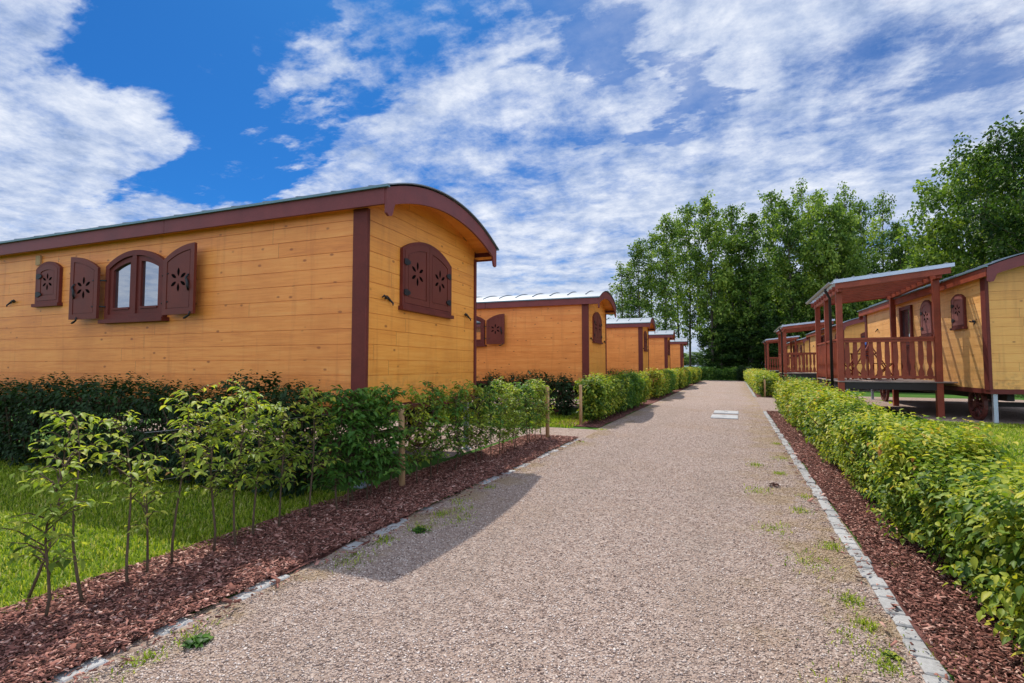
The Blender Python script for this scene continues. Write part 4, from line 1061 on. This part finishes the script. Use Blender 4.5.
# ------------------------------------------------------------------ trees
def tree_mesh(seed,Ht,clear,rx,ry,nl,leaf,nbr,flat=.75,sparse=0):
    """returns (trunk MB, foliage mesh) of a tree with limbs, sprays and gaps"""
    g=np.random.default_rng(seed); mb=MB(); k=8; pts=[]; w1,w2=g.uniform(0,6.28,2)
    for i in range(k):
        f=i/(k-1); pts.append(np.array([.22*math.sin(f*4+w1)*f,.22*math.sin(f*3.4+w2)*f,Ht*.93*f-.1*(i==0)]))
    r0=.0065*Ht+.03; mb.tube(pts,[r0*(1-.9*i/(k-1))+.01 for i in range(k)],8)
    def at(f):
        f=min(max(f,0),.999)*(k-1); i=int(f); return pts[i]+(pts[i+1]-pts[i])*(f-i)
    C=[]; 
    for b in range(nbr):
        f=clear+(1-clear)*((b+g.random())/nbr)**.9; p=at(f*.98)
        q=(f-clear)/(1-clear); prof=(math.sin(math.pi*min(.14+q*.86,1))**.6)*(.75+.5*g.random())
        a=b*2.4+g.normal(0,.5); ln=rx*prof; up=ln*g.uniform(.25,1.15)+.25
        e=p+np.array([math.cos(a)*ln,math.sin(a)*ln*ry/rx,up]); m=(p+e)/2+np.array([0,0,-.08*ln])
        rb=r0*.32*(1-.6*q); mb.tube([p,m,e],[rb,rb*.6,rb*.15],5,False)
        for s in range(max(3,int(4+ln*1.6))):
            tt=g.uniform(.35,1.05); c=(p+(m-p)*tt*2 if tt<.5 else m+(e-m)*(tt*2-1))+g.normal(0,.28+.05*ln,3)*np.array([1,1,.8])
            C.append((c,g.uniform(.30,.75)*(.7+.12*ln)))
    C.append((pts[-1],.5))
    wts=np.array([c[1]**2 for c in C]); wts/=wts.sum(); idx=g.choice(len(C),nl,p=wts)
    cc=np.array([c[0] for c in C])[idx]; rr=np.array([c[1] for c in C])[idx]
    off=norm(g.normal(0,1,(nl,3)))*(g.random((nl,1))**.45); off[:,2]*=flat
    P=cc+off*rr[:,None]
    D=norm(off+g.normal(0,.7,(nl,3))+np.array([0,0,-.25])); N=norm(np.array([0,0,.8])+off*.5+g.normal(0,.55,(nl,3)))
    cr=g.random(len(C))[idx]
    R=np.clip(.10+.60*cr+g.normal(0,.17,nl),0,1)
    V,T,R=leaves(P,D,N,leaf*g.uniform(.6,1.25,nl),R,False,.1)
    return mb.mesh('trunk'),fast_mesh('crown',V,T,R)
def tree(pm,label,x,y,sc,rot,mat,group,name='tree'):
    t=thing(name,label,'tree',(x,y,0),rot,group); t.scale=sc
    a=obj('trunk',pm[0],M['bark'],t)
    b=obj('crown',pm[1],None,t)
    if not pm[1].materials: pm[1].materials.append(mat)
    return t
PR={
 'tallA':tree_mesh(1,20,.20,2.1,2.1,6600,.30,46),
 'tallB':tree_mesh(2,20,.24,1.7,1.7,6800,.27,46,.75),
 'tallC':tree_mesh(3,20,.14,2.2,2.2,8600,.31,50),
 'open':tree_mesh(4,20,.22,1.7,1.6,3600,.27,38),
 'broad':tree_mesh(5,16,.12,3.6,3.4,15000,.32,50),
 'dark':tree_mesh(6,17,.06,3.2,3.2,13000,.36,52),
 'near':tree_mesh(7,15,.10,4.2,4.0,26000,.27,64),
 'nearopen':tree_mesh(8,18,.35,4.0,3.4,15000,.25,44),
}
def pix_xy(px,dist):
    """ground point whose bearing is that of picture column px, dist metres along the view axis"""
    yaw=rad(24.011); R=np.array([math.cos(yaw),math.sin(yaw)]); F=np.array([-math.sin(yaw),math.cos(yaw)])
    p=F*dist+R*(px-512)/500*dist; return p
TG='tall slender trees of the wood beyond the path'
front=[ # picture column, top row, distance, prototype, material
 (622,262,60,'open','tree_a','slim open tree at the left edge of the wood, sky through it'),
 (631,285,64,'open','tree_b',None),(653,232,66,'open','tree_a',None),(679,215,68,'open','tree_b',None),
 (640,240,58,'tallB','tree_a','second tree from the left edge of the wood, over the third wagon roof'),
 (666,214,57,'tallB','tree_b','dark stemmed tree with a high crown behind the fifth left wagon'),
 (690,203,62,'tallA','tree_a',None),(712,196,58,'tallC','tree_b','fullest pale green tree above the far end of the path'),(735,204,60,'tallA','tree_a',None),
 (752,214,57,'tallC','tree_a',None),(775,190,63,'tallA','tree_b',None),(792,200,58,'tallC','tree_a',None),(806,178,64,'open','tree_a',None),
 (822,190,60,'tallA','tree_b',None),(838,205,58,'broad','tree_b','broad light green tree behind the nearest porch roof'),(850,182,64,'open','tree_a',None),(866,200,61,'tallA','tree_a',None),
 (888,190,63,'open','tree_a','thin topped tree with an arching top twig, left of the gap in the crowns'),(905,222,60,'tallC','tree_a',None),(930,236,60,'tallC','tree_c',None)]
lt={'tallA':'tall slender mid green tree in the wood beyond the path','tallC':'tall full tree with a low leafy crown in the wood beyond the path','open':'tall see-through tree with a thin crown in the wood beyond the path','tallB':'tall tree with a clean lower trunk in the wood beyond the path','broad':'broad tree in the wood'}
used={}
for i,(px,ty,dist,pk,mk,lb) in enumerate(front):
    x,y=pix_xy(px,dist); h=(H+(366-ty)/500*dist)*1.04; hs=h/20.0 if pk!='broad' else h/16.0
    key=pk+mk
    pm=PR[pk] if mk in ('tree_a',) or pk in('broad','tallB') else PR[pk]
    if key not in used:
        me=pm[1].copy(); me.materials.clear(); me.materials.append(M[mk]); used[key]=(pm[0],me)
    tree(used[key],lb or lt[pk],x,y,(.95+.1*math.sin(i*3),.95,hs*1.03),i*1.7,M[mk],TG)
# darker trees behind and understorey
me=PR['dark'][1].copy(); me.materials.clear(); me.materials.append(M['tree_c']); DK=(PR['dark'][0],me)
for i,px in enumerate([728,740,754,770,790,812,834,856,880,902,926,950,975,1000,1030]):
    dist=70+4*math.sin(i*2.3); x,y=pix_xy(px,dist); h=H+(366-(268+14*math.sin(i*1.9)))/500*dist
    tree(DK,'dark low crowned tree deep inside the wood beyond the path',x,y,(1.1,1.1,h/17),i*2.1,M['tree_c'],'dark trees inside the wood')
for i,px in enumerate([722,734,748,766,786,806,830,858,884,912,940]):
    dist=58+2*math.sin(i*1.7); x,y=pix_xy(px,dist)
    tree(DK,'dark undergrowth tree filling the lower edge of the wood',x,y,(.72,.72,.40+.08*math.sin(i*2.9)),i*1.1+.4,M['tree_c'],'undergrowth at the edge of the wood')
me=PR['near'][1].copy(); me.materials.clear(); me.materials.append(M['tree_a']); NR=(PR['near'][0],me)
me=PR['nearopen'][1].copy(); me.materials.clear(); me.materials.append(M['tree_c']); NO=(PR['nearopen'][0],me)
for (px,ty,dist,pm,hh,lb,sc) in [(985,152,40,NR,15,'large full crowned tree above the roof of the honey coloured wagon',1.05),(1046,108,34,NO,18,'tall tree cut by the right edge, its dark sprays above the full crowned tree',1.0),(945,242,46,DK,17,'dark tree in the gap between the wood and the large full crowned tree',.8),(1030,190,46,DK,17,'dark tree behind the right edge of the large full crowned tree',1.1),(1075,160,44,NR,15,'full tree outside the right edge behind the wagon',1.0)]:
    x,y=pix_xy(px,dist); h=H+(366-ty)/500*dist
    tree(pm,lb,x,y,(sc,sc,h/hh*1.02),px*.1,M['tree_a'],None)
# far low woodland behind the left wagons
me=PR['broad'][1].copy(); me.materials.clear(); me.materials.append(M['tree_a']); BR=(PR['broad'][0],me)
for i in range(26):
    px=560+i*7.2; dist=330+30*math.sin(i*2.2); x,y=pix_xy(px,dist)
    tree(BR,'small far tree of the line on the horizon behind the left wagons',x,y,(1.5,1.5,.55+.15*math.sin(i*3.1)),i,M['tree_a'],'far trees on the horizon')

# ------------------------------------------------------------------ render settings
vs_=scene.view_settings; vs_.view_transform='Standard'; vs_.look='None'; vs_.exposure=.15; vs_.gamma=1; vs_.use_curve_mapping=False
scene.render.engine='CYCLES'; cy=scene.cycles
cy.max_bounces=7; cy.diffuse_bounces=4; cy.transmission_bounces=4; cy.transparent_max_bounces=4; cy.glossy_bounces=3
cy.use_denoising=True; cy.sample_clamp_indirect=6; cy.caustics_reflective=False; cy.caustics_refractive=False
